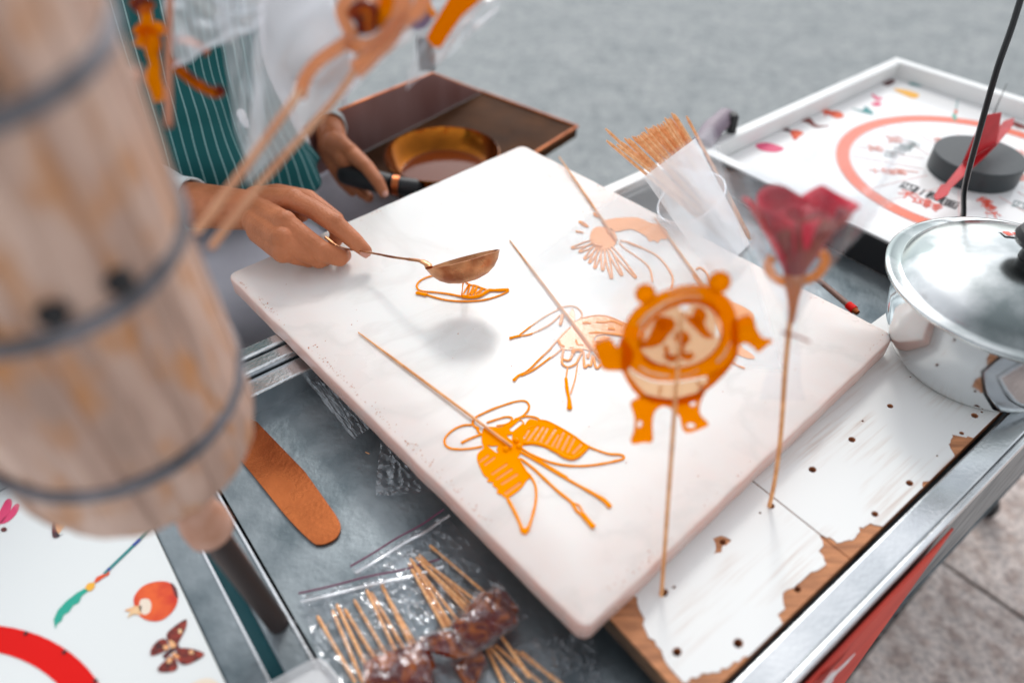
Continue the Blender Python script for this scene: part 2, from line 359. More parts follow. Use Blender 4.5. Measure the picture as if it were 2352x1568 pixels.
rail('end_panel', P0, P0 + .006, .006, QF - .02, M_DSTEEL, -.55, -.0905, 0)
rail('end_panel', P1 - .006, P1, .006, QF - .02, M_DSTEEL, -.55, -.0905, 0)
rail('shelf', P0 + .01, P1 - .01, .01, QF - .02, M_DSTEEL, -.56, -.55, 0)
for p in (P0 + .05, P1 - .05):
    for q in (.05, QF - .05):
        mb = MB(); mb.tube([C(p, q, GZ + .08), C(p, q, -.56)], .016, 10); mb.build('leg', M_DSTEEL, cart)
        wz = C(p, q, GZ + .042); mb = MB(); mb.lathe([(.004, -.012), (.036, -.012), (.04, -.006), (.04, .006), (.036, .012), (.004, .012)], wz, 20, PX)
        mb.lathe([(.012, -.014), (.012, .014)], wz, 10, PX); mb.build('caster', M_BLACK, cart)
for q, p in ((.0132, -.16), (.0145, .215), (.012, .44)):
    pass
# red banner hanging under the near rim, its right end stops beside the board
pe = tocart(at(2168, 1200, -.045))[0]
M_BAN = pmat('red_banner', (.62, .045, .022), .55, col2=(.50, .03, .016), nscale=12, bump=.15)
def ban(u, v):
    p = P0 + (pe - P0) * u; z = -.044 - v * .52
    return C(p, -.005 - .003 * math.sin(p * 30) * v - .004 * v, z)
mb = MB(); mb.grid(ban, 60, 14); bn = mb.build('banner', M_BAN, cart, solid=.002)
# white characters on the banner
def textmesh(txt, size, mat, name, parent, org, ex, ey, ez, th=.0004, font=None):
    cu = bpy.data.curves.new(name, 'FONT'); cu.body = txt; cu.size = size; cu.extrude = th; cu.align_x = 'CENTER'; cu.align_y = 'CENTER'
    ob = bpy.data.objects.new(name, cu); scn.collection.objects.link(ob)
    bpy.context.view_layer.update()
    me = bpy.data.meshes.new_from_object(ob.evaluated_get(bpy.context.evaluated_depsgraph_get()))
    bpy.data.objects.remove(ob)
    loc = V(0, 0, 0); p = parent
    while p is not None: loc = loc + Vector(p.location); p = p.parent
    M = Matrix((ex, ey, ez)).transposed()
    for v in me.vertices: v.co = M @ v.co + org - loc
    me.materials.clear(); me.materials.append(mat)
    return link(bpy.data.objects.new(name, me), parent)
M_LET = pmat('white_lettering', (.80, .80, .80), .5)
for ch, pp in (('合', pe - .19), ('作', pe - .33)):
    textmesh(ch, .13, M_LET, 'banner_character', bn, C(pp, -.0115, -.125), PX, V(0, 0, 1), -QX)

# ------------------------------------------------------------------ BOARD (white laminate over brown wood, drilled)
M_CORE = pmat('chipped_wood', (.62, .27, .12), .7, col2=(.36, .15, .07), nscale=30, stretch=(1, 6, 1), bump=.5, bscale=140)
M_EDGE = pmat('dark_wood_edge', (.06, .035, .02), .8, col2=(.16, .09, .05), nscale=40, bump=.5)
def laminate():
    mt = pmat('white_laminate', (.80, .81, .79), .38); t = mt.node_tree; b = t.nodes['Principled BSDF']
    tc = t.nodes.new('ShaderNodeTexCoord'); mp = t.nodes.new('ShaderNodeMapping'); t.links.new(tc.outputs['Object'], mp.inputs[0])
    mp.inputs['Rotation'].default_value = (0, 0, -math.atan2(PX.y, PX.x)); mp2 = t.nodes.new('ShaderNodeMapping'); mp2.inputs['Scale'].default_value = (7, 190, 1)
    t.links.new(mp.outputs[0], mp2.inputs[0])
    nz = t.nodes.new('ShaderNodeTexNoise'); nz.inputs['Scale'].default_value = 1; nz.inputs['Detail'].default_value = 8; nz.inputs['Roughness'].default_value = .65
    t.links.new(mp2.outputs[0], nz.inputs['Vector'])
    cr = t.nodes.new('ShaderNodeValToRGB'); e = cr.color_ramp.elements; e[0].position = .30; e[0].color = (.52, .38, .30, 1); e[1].position = .52; e[1].color = (.80, .81, .79, 1)
    t.links.new(nz.outputs['Fac'], cr.inputs[0]); n2 = t.nodes.new('ShaderNodeTexNoise'); n2.inputs['Scale'].default_value = 9; t.links.new(tc.outputs['Object'], n2.inputs['Vector'])
    r2 = t.nodes.new('ShaderNodeValToRGB'); r2.color_ramp.elements[0].position = .46; r2.color_ramp.elements[1].position = .64; t.links.new(n2.outputs['Fac'], r2.inputs[0])
    mx = t.nodes.new('ShaderNodeMix'); mx.data_type = 'RGBA'; mx.inputs[6].default_value = (.79, .80, .785, 1); t.links.new(r2.outputs[0], mx.inputs[0]); t.links.new(cr.outputs[0], mx.inputs[7])
    t.links.new(mx.outputs[2], b.inputs['Base Color']); return mt
M_LAM = laminate()
ZB = -.0255
board = thing('drilled_board', 'worn white laminated wooden board full of skewer holes, chipped to brown wood along its edge', 'board', C(.1, .1, -.06))
bq0, bq1 = .0315, .183; bp0, bpm, bp1 = -.069, .1205, .56
holes = []
for kk, lst in ((K_BR, [(970, 172, 3.0), (1605, 260, 2.8), (1378, 462, 2.6), (1135, 700, 2.2), (875, 950, 2.6), (485, 1305, 3.2), (85, 1362, 3.0), (385, 640, 2.6), (628, 455, 1.0),
                       (1785, 82, .9), (65, 940, 1.2), (245, 1490, 1.1), (1855, 30, 3.0), (700, 410, 2.6), (-2, 975, 3)]),
               (K_BR2, [(1697, 1020, 2.8), (1610, 1023, .9), (1478, 1213, 2.6), (1298, 1311, 1.1), (1228, 1432, 2.9), (2030, 1275, 3.0), (2077, 1252, 1.2), (1945, 1390, 2.0)])):
    for x, y, r in lst: holes.append((at(*kk(x, y), ZB), r * .001))
def holeloop(c, r, z, k=1):
    n = 10; return [V(c.x, c.y, z) + PX * (r * k * math.cos(2 * math.pi * i / n) * 1.2) + QX * (r * k * math.sin(2 * math.pi * i / n)) for i in range(n)]
def px_line(kk, pts): return [at(*kk(*p), ZB) for p in pts]
chipA = px_line(K_BR, [(760, 1165), (740, 1120), (790, 1080), (775, 1010), (805, 955), (890, 905), (960, 840), (1035, 810), (1060, 790), (1040, 735), (1010, 705), (1040, 670), (1018, 600)])
chipB = px_line(K_BR, [(1030, 597), (1130, 650), (1210, 630), (1265, 590), (1275, 545), (1350, 520), (1410, 528)])
chipC = px_line(K_BR, [(1665, 295), (1690, 250), (1725, 240)])
chipD = px_line(K_BR, [(1880, 75), (1860, 5), (1880, -60), (1950, -80)])
# clamp a point on the board edge
def edge(pt): p, q = tocart(pt); return C(p, bq0, ZB)
def cornerchip(): return px_line(K(800, 1107, 900 / 2352), [(2255, 1420), (2200, 1320), (2110, 1180), (2085, 1080), (2075, 1010), (2040, 985)])
cc = cornerchip()
lamA = [C(bpm - .0007, bq1, ZB), C(bp0, bq1, ZB)] + [C(bp0, tocart(cc[-1])[1] + .004, ZB)] + cc[::-1] + [at(*K_BR(35, 1460), ZB), at(*K_BR(130, 1565), ZB), C(bp0 + .045, bq0 + .004, ZB), C(bp0 + .06, bq0, ZB), edge(chipA[0])] + chipA[1:-1] + [C(bpm - .0007, tocart(chipA[-1])[1], ZB)]
lamB = [C(bpm + .0007, bq1, ZB), C(bpm + .0007, tocart(chipB[0])[1], ZB)] + chipB[1:-1] + [edge(chipB[-1]), edge(chipC[0]), chipC[1], edge(chipC[2]), edge(chipD[0])] + chipD[1:-1] + [edge(chipD[-1]), C(bp1, bq0, ZB), C(bp1, bq1, ZB)]
jag = []
def roughen(loop, amt=.0019):
    out = []
    for i, a in enumerate(loop):
        b = loop[(i + 1) % len(loop)]; L = (b - a).length; out.append(a)
        pa, qa = tocart(a); pb, qb = tocart(b)
        if L > .006 and not (abs(qa - qb) < .001 or abs(pa - pb) < .002):
            n = int(L / .0032)
            for k in range(1, n): out.append(a.lerp(b, k / n) + PX * R.uniform(-amt, amt) + QX * R.uniform(-amt, amt))
    return out
inner_chip = px_line(K_BR, [(320, 620), (372, 602), (400, 610), (443, 632), (410, 665), (382, 672), (375, 712), (335, 718), (325, 732), (340, 690), (335, 655)])
for nm, p0, p1, lam in (('board_panel', bp0, bpm - .0006, lamA), ('board_panel', bpm + .0006, bp1, lamB)):
    hin = [h for h in holes if p0 + .003 < tocart(h[0])[0] < p1 - .003 and bq0 + .002 < tocart(h[0])[1] < bq1 - .002]
    mb = MB(); loop = [C(p0, bq0, ZB - .0009), C(p1, bq0, ZB - .0009), C(p1, bq1, ZB - .0009), C(p0, bq1, ZB - .0009)]
    mb.prism(loop, V(0, 0, 1), .017, [holeloop(h[0], h[1], ZB - .0009) for h in hin])
    pn = mb.build(nm, M_CORE, board, smooth=False)
    cbox(MB(), p0 + .0005, p1 - .0005, bq0 + .0005, bq1 - .0005, ZB - .0195, ZB - .0181).build('hole_dark_sheet', M_DARK, pn, smooth=False)  # black sheet added under the panel so the drilled holes look dark
    # dark end grain strip
    if nm and p0 == bp0: cbox(MB(), p0 - .0012, p0 - .0002, bq0, bq1, ZB - .018, ZB - .002).build('end_grain', M_EDGE, pn, smooth=False)
    lam2 = roughen(lam)
    hl = []
    for h in hin:
        ok = True
        for lp in (lam2,):
            for i in range(len(lp)):
                if (lp[i] - V(h[0].x, h[0].y, ZB)).length < h[1] * 1.4: ok = False
        inside = False; x, y = h[0].x, h[0].y
        for i in range(len(lam2)):
            a, b = lam2[i], lam2[i - 1]
            if (a.y > y) != (b.y > y) and x < (b.x - a.x) * (y - a.y) / (b.y - a.y) + a.x: inside = not inside
        if ok and inside and (h[0] - inner_chip[3]).length > .02: hl.append(holeloop(h[0], h[1] * 1.12, ZB))
    if p0 == bp0: hl.append(inner_chip)
    mb = MB(); mb.prism(lam2, V(0, 0, 1), .0007, hl); mb.build('laminate', M_LAM, pn, smooth=False)

# ------------------------------------------------------------------ MARBLE SLAB
def slab_mat():
    mt = pmat('white_marble', (.76, .76, .745), .16, spec=.28, sss=.35, sssr=(1, .55, .45)); t = mt.node_tree; b = t.nodes['Principled BSDF']
    tc = t.nodes.new('ShaderNodeTexCoord')
    n1 = t.nodes.new('ShaderNodeTexNoise'); n1.inputs['Scale'].default_value = 5.5; n1.inputs['Detail'].default_value = 5
    n2 = t.nodes.new('ShaderNodeTexNoise'); n2.inputs['Scale'].default_value = 45; n2.inputs['Detail'].default_value = 6
    at_ = t.nodes.new('ShaderNodeAttribute'); at_.attribute_name = 'UVMap'   # uv = position in the slab, 0..1
    sp = t.nodes.new('ShaderNodeSeparateXYZ'); t.links.new(at_.outputs['Vector'], sp.inputs[0])
    for n in (n1, n2): t.links.new(tc.outputs['Object'], n.inputs['Vector'])
    def M(op, a, bb):
        n = t.nodes.new('ShaderNodeMath'); n.operation = op; n.use_clamp = op in ('ADD',)
        for i, x in enumerate((a, bb)):
            if isinstance(x, (int, float)): n.inputs[i].default_value = x
            else: t.links.new(x, n.inputs[i])
        return n.outputs[0]
    # pink staining towards the worn left edge (u -> 0) and the ends of the slab
    du = M('MINIMUM', sp.outputs[0], M('SUBTRACT', 1.02, sp.outputs[0])); dv = M('MINIMUM', sp.outputs[1], M('SUBTRACT', 1.25, sp.outputs[1]))
    dm = M('MINIMUM', du, dv)
    e = M('MULTIPLY_ADD', dm, -7.0); t.nodes[-1].inputs[2].default_value = 1.0 if False else 0.0
    mr = t.nodes.new('ShaderNodeMapRange'); mr.inputs[1].default_value = 0; mr.inputs[2].default_value = .22; mr.inputs[3].default_value = 1; mr.inputs[4].default_value = 0
    mr.interpolation_type = 'SMOOTHSTEP'; t.links.new(dm, mr.inputs[0])
    r1 = t.nodes.new('ShaderNodeMapRange'); r1.inputs[1].default_value = .42; r1.inputs[2].default_value = .70; t.links.new(n1.outputs['Fac'], r1.inputs[0])
    pk = M('ADD', M('MULTIPLY', mr.outputs[0], .55), M('MULTIPLY', r1.outputs[0], .10))
    pk2 = M('MULTIPLY', pk, M('ADD', M('MULTIPLY', n2.outputs['Fac'], .7), .55))
    mx = t.nodes.new('ShaderNodeMix'); mx.data_type = 'RGBA'; mx.inputs[6].default_value = (.76, .765, .745, 1); mx.inputs[7].default_value = (.77, .62, .565, 1)
    t.links.new(pk2, mx.inputs[0])
    mr2 = t.nodes.new('ShaderNodeMapRange'); mr2.inputs[1].default_value = .0; mr2.inputs[2].default_value = .012; mr2.inputs[3].default_value = .55; mr2.inputs[4].default_value = 0
    t.links.new(dm, mr2.inputs[0])
    my = t.nodes.new('ShaderNodeMix'); my.data_type = 'RGBA'; my.inputs[7].default_value = (.60, .32, .24, 1); t.links.new(mx.outputs[2], my.inputs[6])
    t.links.new(M('MULTIPLY', mr2.outputs[0], n2.outputs['Fac']), my.inputs[0])
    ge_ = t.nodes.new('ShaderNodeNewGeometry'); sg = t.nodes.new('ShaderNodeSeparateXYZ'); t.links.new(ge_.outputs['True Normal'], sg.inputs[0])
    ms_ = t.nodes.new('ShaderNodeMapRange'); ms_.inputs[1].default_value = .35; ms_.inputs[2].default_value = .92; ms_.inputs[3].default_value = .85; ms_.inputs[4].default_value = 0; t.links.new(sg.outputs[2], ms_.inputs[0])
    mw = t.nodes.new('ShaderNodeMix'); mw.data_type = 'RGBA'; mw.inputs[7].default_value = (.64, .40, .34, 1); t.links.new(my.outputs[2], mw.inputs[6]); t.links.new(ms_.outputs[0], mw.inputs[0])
    nv_ = t.nodes.new('ShaderNodeTexNoise'); nv_.inputs['Scale'].default_value = 4.5; nv_.inputs['Detail'].default_value = 7; nv_.inputs['Distortion'].default_value = 1.6; t.links.new(tc.outputs['Object'], nv_.inputs['Vector'])
    rv = t.nodes.new('ShaderNodeValToRGB'); e = rv.color_ramp.elements; e[0].position = .44; e[0].color = (0, 0, 0, 1); e[1].position = .56; e[1].color = (0, 0, 0, 1); em = e.new(.5); em.color = (.30, .30, .30, 1)
    t.links.new(nv_.outputs['Fac'], rv.inputs[0]); mv = t.nodes.new('ShaderNodeMix'); mv.data_type = 'RGBA'; mv.inputs[7].default_value = (.58, .55, .52, 1)
    t.links.new(rv.outputs[0], mv.inputs[0]); t.links.new(mw.outputs[2], mv.inputs[6]); t.links.new(mv.outputs[2], b.inputs['Base Color'])
    n4 = t.nodes.new('ShaderNodeTexNoise'); n4.inputs['Scale'].default_value = 14; n4.inputs['Detail'].default_value = 8; t.links.new(tc.outputs['Object'], n4.inputs['Vector'])
    mr3 = t.nodes.new('ShaderNodeMapRange'); mr3.inputs[3].default_value = .18; mr3.inputs[4].default_value = .42; t.links.new(n4.outputs['Fac'], mr3.inputs[0]); t.links.new(mr3.outputs[0], b.inputs['Roughness'])
    bp = t.nodes.new('ShaderNodeBump'); bp.inputs['Strength'].default_value = .06; bp.inputs['Distance'].default_value = .003
    t.links.new(n2.outputs['Fac'], bp.inputs['Height']); t.links.new(bp.outputs[0], b.inputs['Normal'])
    return mt
M_SLAB = slab_mat()
def slab():
    cs = [B_, R_, T_, L_]; cen = (B_ + R_ + T_ + L_) / 4; loop = []
    rr = [.012, .016, .012, .012]
    for i in range(4):
        c, pv, nx = cs[i], cs[i - 1], cs[(i + 1) % 4]; a = (pv - c).normalized(); b = (nx - c).normalized(); r = rr[i]
        for k in range(7):
            tt = k / 6; p = (c + a * r) * (1 - tt) ** 2 + c * 2 * tt * (1 - tt) + (c + b * r) * tt ** 2; loop.append(p)
    full = []
    for i, a in enumerate(loop):
        b = loop[(i + 1) % len(loop)]; n = max(1, int((b - a).length / .012)); nn = V(0, 0, 1).cross((b - a).normalized())
        for k in range(n):
            p = a.lerp(b, k / n); full.append(p + nn * (rnoise(p, 35) * .0011 if n > 2 else 0))
    n = len(full); vs = []; f = []; prof = [(1, .0, .0026), (1, -.0010, .0009), (1, -.004, 0), (1, -.020, 0), (1, -.0235, .003)]
    for (_, z, ins) in prof:
        for p in full: d = (cen - p); d.z = 0; vs.append(p + d.normalized() * ins * 1.1 + V(0, 0, z))
    for j in range(len(prof) - 1):
        for i in range(n): f.append((j * n + i, j * n + (i + 1) % n, (j + 1) * n + (i + 1) % n, (j + 1) * n + i))
    f.append(tuple(range(n))); f.append(tuple(range((len(prof) - 1) * n, len(prof) * n))[::-1])
    lu = (R_ - B_).length; lw = (L_ - B_).length
    uv = [((v - B_).dot(U_) / lu + 0, (v - B_).dot(W_) / lw) for v in vs]
    # tessellate the top as a grid so that the stain attribute interpolates: use inner rings
    rings = 10; base = len(vs); top = vs[:n]
    f.pop(-2)
    prev = list(range(n))
    for r in range(1, rings + 1):
        k = 1 - (r / (rings + .0)) ** .7 * .98; s0 = len(vs)
        for p in top: q = cen + (p - cen) * k; vs.append(V(q.x, q.y, 0)); uv.append(((q - B_).dot(U_) / lu, (q - B_).dot(W_) / lw))
        for i in range(n): f.append((prev[i], prev[(i + 1) % n], s0 + (i + 1) % n, s0 + i))
        prev = list(range(s0, s0 + n))
    f.append(tuple(prev))
    # swap so that u = distance from the long left edge (edge L-B), v = distance from the near edge B-R
    mb = MB(); mb.add(vs, f); o = mb.build('marble_slab', M_SLAB, uv=uv, ang=50)
    return tag(o, 'thick white marble slab with pinkish worn edges on which the sugar figures are poured', 'slab')
slab()
# sugar crumbs along the slab's edges
mb = MB()
for i in range(560):
    e = R.choice(((L_, B_), (L_, B_), (L_, B_), (B_, R_), (R_, T_), (L_, T_)))
    t = R.random(); p = e[0].lerp(e[1], t); cen = (B_ + T_) / 2; d = (cen - p).normalized()
    p = p + d * (.006 + abs(R.gauss(0, .0045))) ; 
    if i > 500: p = B_ + (R_ - B_) * R.uniform(.05, .95) + (L_ - B_) * R.uniform(.05, .95)
    elif rnoise(p, 18, 2) < -.02: continue
    s = R.uniform(.0002, .00055); mb.box(p + V(0, 0, s * .4), (s * R.uniform(1, 3), s, s), (PX, QX, V(0, 0, 1)))
o = mb.build('sugar_crumbs', pmat('brown_crumbs', (.50, .17, .07), .6), smooth=False)
tag(o, 'brown sugar crumbs scattered along the worn edges of the marble slab', 'crumbs'); o['kind'] = 'stuff'
# ------------------------------------------------------------------ PRIZE WHEEL (right) and GAME BOARD (left)
M_PRINT = pmat('printed_sheet', (.80, .80, .79), .22, coat=.3)
M_RING2 = pmat('ring_print', (.80, .16, .08), .3)
M_PRED = pmat('print_red', (.60, .025, .006), .5, col2=(.78, .11, .015), nscale=60)
M_POR = pmat('print_orange', (.80, .30, .10), .4, col2=(.80, .55, .30), nscale=90)
M_PPINK = pmat('print_pink', (.72, .05, .16), .4)
M_PDARK = pmat('print_dark', (.03, .02, .025), .4, col2=(.16, .02, .02), nscale=160)
M_PMAROON = pmat('print_maroon', (.05, .006, .006), .4, col2=(.32, .03, .012), nscale=260)
M_PGREEN = pmat('print_green', (.01, .36, .26), .4); M_PTEAL = pmat('print_teal', (.01, .22, .22), .4)
M_PYEL = pmat('print_yellow', (.85, .42, .03), .4); M_PWHITE = pmat('print_cream', (.80, .68, .55), .4); M_PBLUE = pmat('print_blue', (.02, .06, .30), .4)
ZP = -.052
def flatprint(name, kk, pts, mat, parent, z, n=4, sp=True, th=.00025):
    w = [at(*kk(*p), z) for p in pts]
    if sp: w = spline(w, n, True)
    w = [V(p.x, p.y, z) for p in w]
    mb = MB(); mb.prism(w, V(0, 0, 1), th); return mb.build(name, mat, parent, smooth=False)
def annulus(name, c, r0, r1, z, mat, parent, n=96, a0=0, a1=2 * math.pi):
    vs = []
    for i in range(n + 1):
        a = a0 + (a1 - a0) * i / n
        for r, zz in ((r0, z), (r1, z), (r1, z - .0003), (r0, z - .0003)): vs.append(V(c.x + r * math.cos(a), c.y + r * math.sin(a), zz))
    f = []
    for i in range(n):
        for k in range(4): f.append((i * 4 + k, i * 4 + (k + 1) % 4, (i + 1) * 4 + (k + 1) % 4, (i + 1) * 4 + k))
    mb = MB(); mb.add(vs, f); return mb.build(name, mat, parent, smooth=False)
pw = thing('prize_wheel', 'square white prize wheel board with a red ring, black hub and red pointer', 'game board', C(.84, .3, ZP - .005))
cbox(MB(), .573, P1 - .0215, .029, QF - .0215, ZP - .003, ZP).build('printed_sheet', M_PRINT, pw, smooth=False)
cbox(MB(), .549, .5535, .029, QF - .0375, -.066, ZR + .0035).build('side_wall', M_BLACK, pw, smooth=False, bevel=.001)
cbox(MB(), .554, .5725, .029, QF - .0215, -.066, ZR + .0045).build('side_rim', M_WHITE, pw, bevel=.0015, smooth=False)
wc = at(*K_WH(1955, 1000), ZP)
rr = (at(*K_WH(940, 890), ZP) - wc).length; ri = (at(*K_WH(1032, 890), ZP) - wc).length
annulus('red_ring', wc, ri, rr, ZP + .0004, M_RING2, pw)
annulus('ring_outline', wc, rr + .0015, rr + .0022, ZP + .0004, M_RING2, pw); annulus('ring_outline', wc, ri - .0022, ri - .0015, ZP + .0004, M_RING2, pw)
rh = (at(*K_WH(1645, 930), -.022) - at(*K_WH(1960, 920), -.022)).length
hb = MB(); hb.lathe([(0, ZP + .0008), (rh * .995, ZP + .0008), (rh, ZP + .0025), (rh, -.0225), (rh * .985, -.0212), (0, -.021)], V(wc.x, wc.y, 0), 64)
hub = hb.build('hub', M_BGREY, pw, ang=30)
M_PTR = pmat('red_pointer_plastic', (.36, .003, .008), .5, col2=(.50, .012, .02), nscale=30, spec=.3)
zt = -.012
arrow = [(1672, 1172), (1728, 1088), (1760, 1085), (1880, 936), (2040, 800), (2200, 610), (2280, 585), (2272, 640), (2150, 790), (2060, 880), (1935, 990), (1800, 1120), (1780, 1165), (1690, 1210)]
def zfor(p):
    t = (p[0] - 1690) / (2280 - 1690); return -.016 + .030 * t
mb = MB(); lo = [at(*K_WH(*p), zfor(p)) for p in arrow]; mb.prism(lo, V(-.2, -.3, 1), .0016); ptr = mb.build('pointer', M_PTR, pw, bevel=.0004, smooth=False)
b0 = at(*K_WH(1890, 935), zfor((1890, 0)) + .0005); b1 = at(*K_WH(2150, 770), zfor((2150, 0)) + .0005)
dd = (b1 - b0); t0 = onplane(*K_WH(2050, 570), b0, dd.cross(V(0, 0, 1)).normalized()); t1 = onplane(*K_WH(2185, 548), b0, dd.cross(V(0, 0, 1)).normalized())
mb = MB(); mb.prism([b0, b1, t1, t0], dd.cross(V(0, 0, 1)), .0014); mb.build('pointer_fin', M_PTR, pw, bevel=.0003, smooth=False)
pn_ = MB(); pn_.lathe([(0, -.022), (.006, -.022), (.006, zfor((1960, 0)) + .004), (0, zfor((1960, 0)) + .005)], V(wc.x, wc.y, 0), 16); pn_.build('pivot_pin', M_BGREY, pw)
# printed pictures on the wheel sheet
for nm, pts, m_ in (('printed_fish', [(715, 520), (770, 485), (840, 495), (880, 530), (960, 540), (995, 575), (940, 590), (870, 560), (850, 580), (840, 545), (770, 540)], M_PRED),
                    ('printed_fish', [(590, 685), (640, 680), (690, 700), (660, 725), (625, 755), (600, 720)], M_PRED),
                    ('printed_fish', [(420, 640), (490, 625), (530, 640), (600, 685), (560, 690), (490, 660)], M_PDARK),
                    ('printed_fish', [(600, 580), (660, 590), (740, 590), (790, 640), (890, 645), (780, 660), (720, 625), (640, 605)], M_PMAROON),
                    ('printed_petal', [(330, 790), (420, 775), (540, 815), (480, 845), (370, 830)], M_PPINK),
                    ('printed_petal', [(200, 740), (280, 705), (320, 740), (290, 780)], M_PPINK),
                    ('printed_bird', [(1050, 510), (1130, 530), (1160, 500), (1220, 560), (1130, 545)], M_PTEAL),
                    ('printed_flower', [(1200, 405), (1250, 430), (1290, 440), (1240, 455)], M_PPINK),
                    ('printed_flower', [(1200, 480), (1250, 465), (1280, 485), (1240, 500)], M_PPINK),
                    ('printed_fruit', [(1370, 370), (1450, 375), (1560, 410), (1520, 440), (1420, 400)], M_PYEL),
                    ('printed_bird', [(1270, 320), (1330, 290), (1380, 310), (1330, 345)], M_PDARK),
                    ('printed_bird', [(1480, 330), (1560, 320), (1660, 350), (1560, 350)], M_PTEAL),
                    ('printed_petal', [(2180, 500), (2260, 490), (2320, 520), (2240, 540)], M_PRED),
                    ('printed_bird', [(2240, 610), (2300, 620), (2400, 670), (2300, 660)], M_PMAROON),
                    ('printed_sword', [(1815, 560), (1835, 560), (1842, 605), (1820, 600)], M_PGREEN),
                    ('printed_sword', [(1828, 530), (1848, 530), (1846, 556), (1832, 556)], M_PRED)):
    flatprint(nm, K_WH, pts, m_, pw, ZP + .0005)
flatprint('printed_sword', K_WH, [(1850, 450), (1857, 450), (1842, 532), (1836, 532)], M_PTEAL, pw, ZP + .0005, sp=False)
# sector lines between the lettered fields
def pline(a, b, wd, mat, parent, z, name='printed_line'):
    d = (b - a).normalized(); nn = V(0, 0, 1).cross(d) * wd / 2
    mb = MB(); mb.prism([V(p.x, p.y, z) for p in (a - nn, b - nn, b + nn, a + nn)], V(0, 0, 1), .0003); return mb.build(name, mat, parent, smooth=False)
M_LINE = pmat('print_faint_red', (.75, .35, .30), .4)
for a in range(8):
    for s in (-1, 1):
        an = math.pi / 4 * a + .35; d = V(math.cos(an), math.sin(an), 0); nn = V(-d.y, d.x, 0) * (.018 * s)
        pline(wc + d * (rh + .004) + nn, wc + d * (ri - .006) + nn, .0006, M_LINE, pw, ZP + .0004)
def ptext(txt, kk, x, y, size, mat, parent, z, ang):
    c = at(*kk(x, y), z); ex = V(math.cos(ang), math.sin(ang), 0)
    return textmesh(txt, size, mat, 'printed_word', parent, V(c.x, c.y, z), ex, V(-ex.y, ex.x, 0), V(0, 0, 1), .0002)
M_INK = pmat('print_black', (.012, .016, .018), .4); M_RINK = pmat('print_bright_red', (.85, .08, .03), .4); M_FINK = pmat('print_faded_red', (.85, .30, .22), .4)
M_GINK = pmat('print_faded_grey', (.25, .32, .32), .4)
a_ = at(*K_WH(1480, 1110), ZP); b_ = at(*K_WH(1790, 1235), ZP); an0 = math.atan2(b_.y - a_.y, b_.x - a_.x)
for ch, x, y in (('四', 1480, 1110), ('川', 1580, 1150), ('糖', 1685, 1185), ('画', 1790, 1235)): ptext(ch, K_WH, x, y, .026, M_INK, pw, ZP + .0006, an0 + .12)
for ch, x, y in (('不', 1465, 1170), ('试', 1570, 1215), ('转', 1660, 1255)): ptext(ch, K_WH, x, y, .026, M_RINK, pw, ZP + .0006, an0 + .12)
for ch, x, y in (('四', 1340, 860), ('川', 1400, 835), ('糖', 1450, 810), ('画', 1510, 785)): ptext(ch, K_WH, x, y, .022, M_GINK, pw, ZP + .0006, an0 - 1.3)
for ch, x, y in (('龙', 1225, 815), ('凤', 1365, 750), ('福', 1725, 760), ('糖', 2300, 1030), ('大', 2185, 800), ('吉', 2295, 845)): ptext(ch, K_WH, x, y, .026, M_FINK, pw, ZP + .0006, an0 - .9)
for ch, x, y in (('猪', 2050, 1215), ('寿', 2085, 1260), ('大', 2120, 1310)): ptext(ch, K_WH, x, y, .02, M_RINK, pw, ZP + .0006, an0 - .1)
for ch, x, y in (('十', 1230, 990), ('糖', 1330, 993), ('画', 1420, 996), ('一', 1510, 996)): ptext(ch, K_WH, x, y, .02, M_FINK, pw, ZP + .0006, an0 + .6)
for ch, x, y in (('四', 2330, 1250), ('川', 2250, 890)): ptext(ch, K_WH, x, y, .026, M_GINK, pw, ZP + .0006, an0 + .2)

gb = thing('game_board', 'white printed game board with a pomegranate, butterfly and guandao sword below the bundle', 'game board', C(-.6, .3, ZP - .005))
cbox(MB(), P0 + .031, -.3225, .0275, QF - .0168, ZP - .014, ZP).build('printed_sheet', pmat('printed_sheet_left', (.74, .77, .76), .25, coat=.3), gb, smooth=False)
pa, pb_, pc = (at(*K_PR(*p), ZP) for p in ((0, 1185), (430, 1335), (662, 1568)))
def circ(a, b, c):
    D = 2 * (a.x * (b.y - c.y) + b.x * (c.y - a.y) + c.x * (a.y - b.y))
    s = [p.x * p.x + p.y * p.y for p in (a, b, c)]
    return V((s[0] * (b.y - c.y) + s[1] * (c.y - a.y) + s[2] * (a.y - b.y)) / D, (s[0] * (c.x - b.x) + s[1] * (a.x - c.x) + s[2] * (b.x - a.x)) / D, 0)
gc = circ(pa, pb_, pc); ro = V(pa.x - gc.x, pa.y - gc.y, 0).length
q_ = at(*K_PR(0, 1365), ZP); ri2 = V(q_.x - gc.x, q_.y - gc.y, 0).length
annulus('red_ring', gc, ri2, ro, ZP + .0005, M_RED, gb)
for x, y in ((175, 1238), (432, 1362), (640, 1555)):
    c = at(*K_PR(x, y), ZP); mb = MB(); mb.lathe([(0, ZP + .0006), (.0016, ZP + .0006), (.0015, ZP + .0014), (0, ZP + .0016)], V(c.x, c.y, 0), 10); mb.build('ring_stud', M_BLACK, gb)
Z5 = ZP + .0005
mb = MB(); 
blade = [(365, 1190), (358, 1140), (385, 1080), (440, 1020), (510, 965), (570, 932), (590, 948), (545, 985), (525, 1030), (490, 1045), (460, 1090), (425, 1110), (410, 1150), (380, 1170), (372, 1200)]
sw = flatprint('printed_sword', K_PR, blade, M_PGREEN, gb, Z5, sp=False)
flatprint('printed_sword_guard', K_PR, [(568, 930), (590, 900), (630, 897), (628, 930), (600, 952), (580, 942)], M_PYEL, sw, Z5 + .0002)
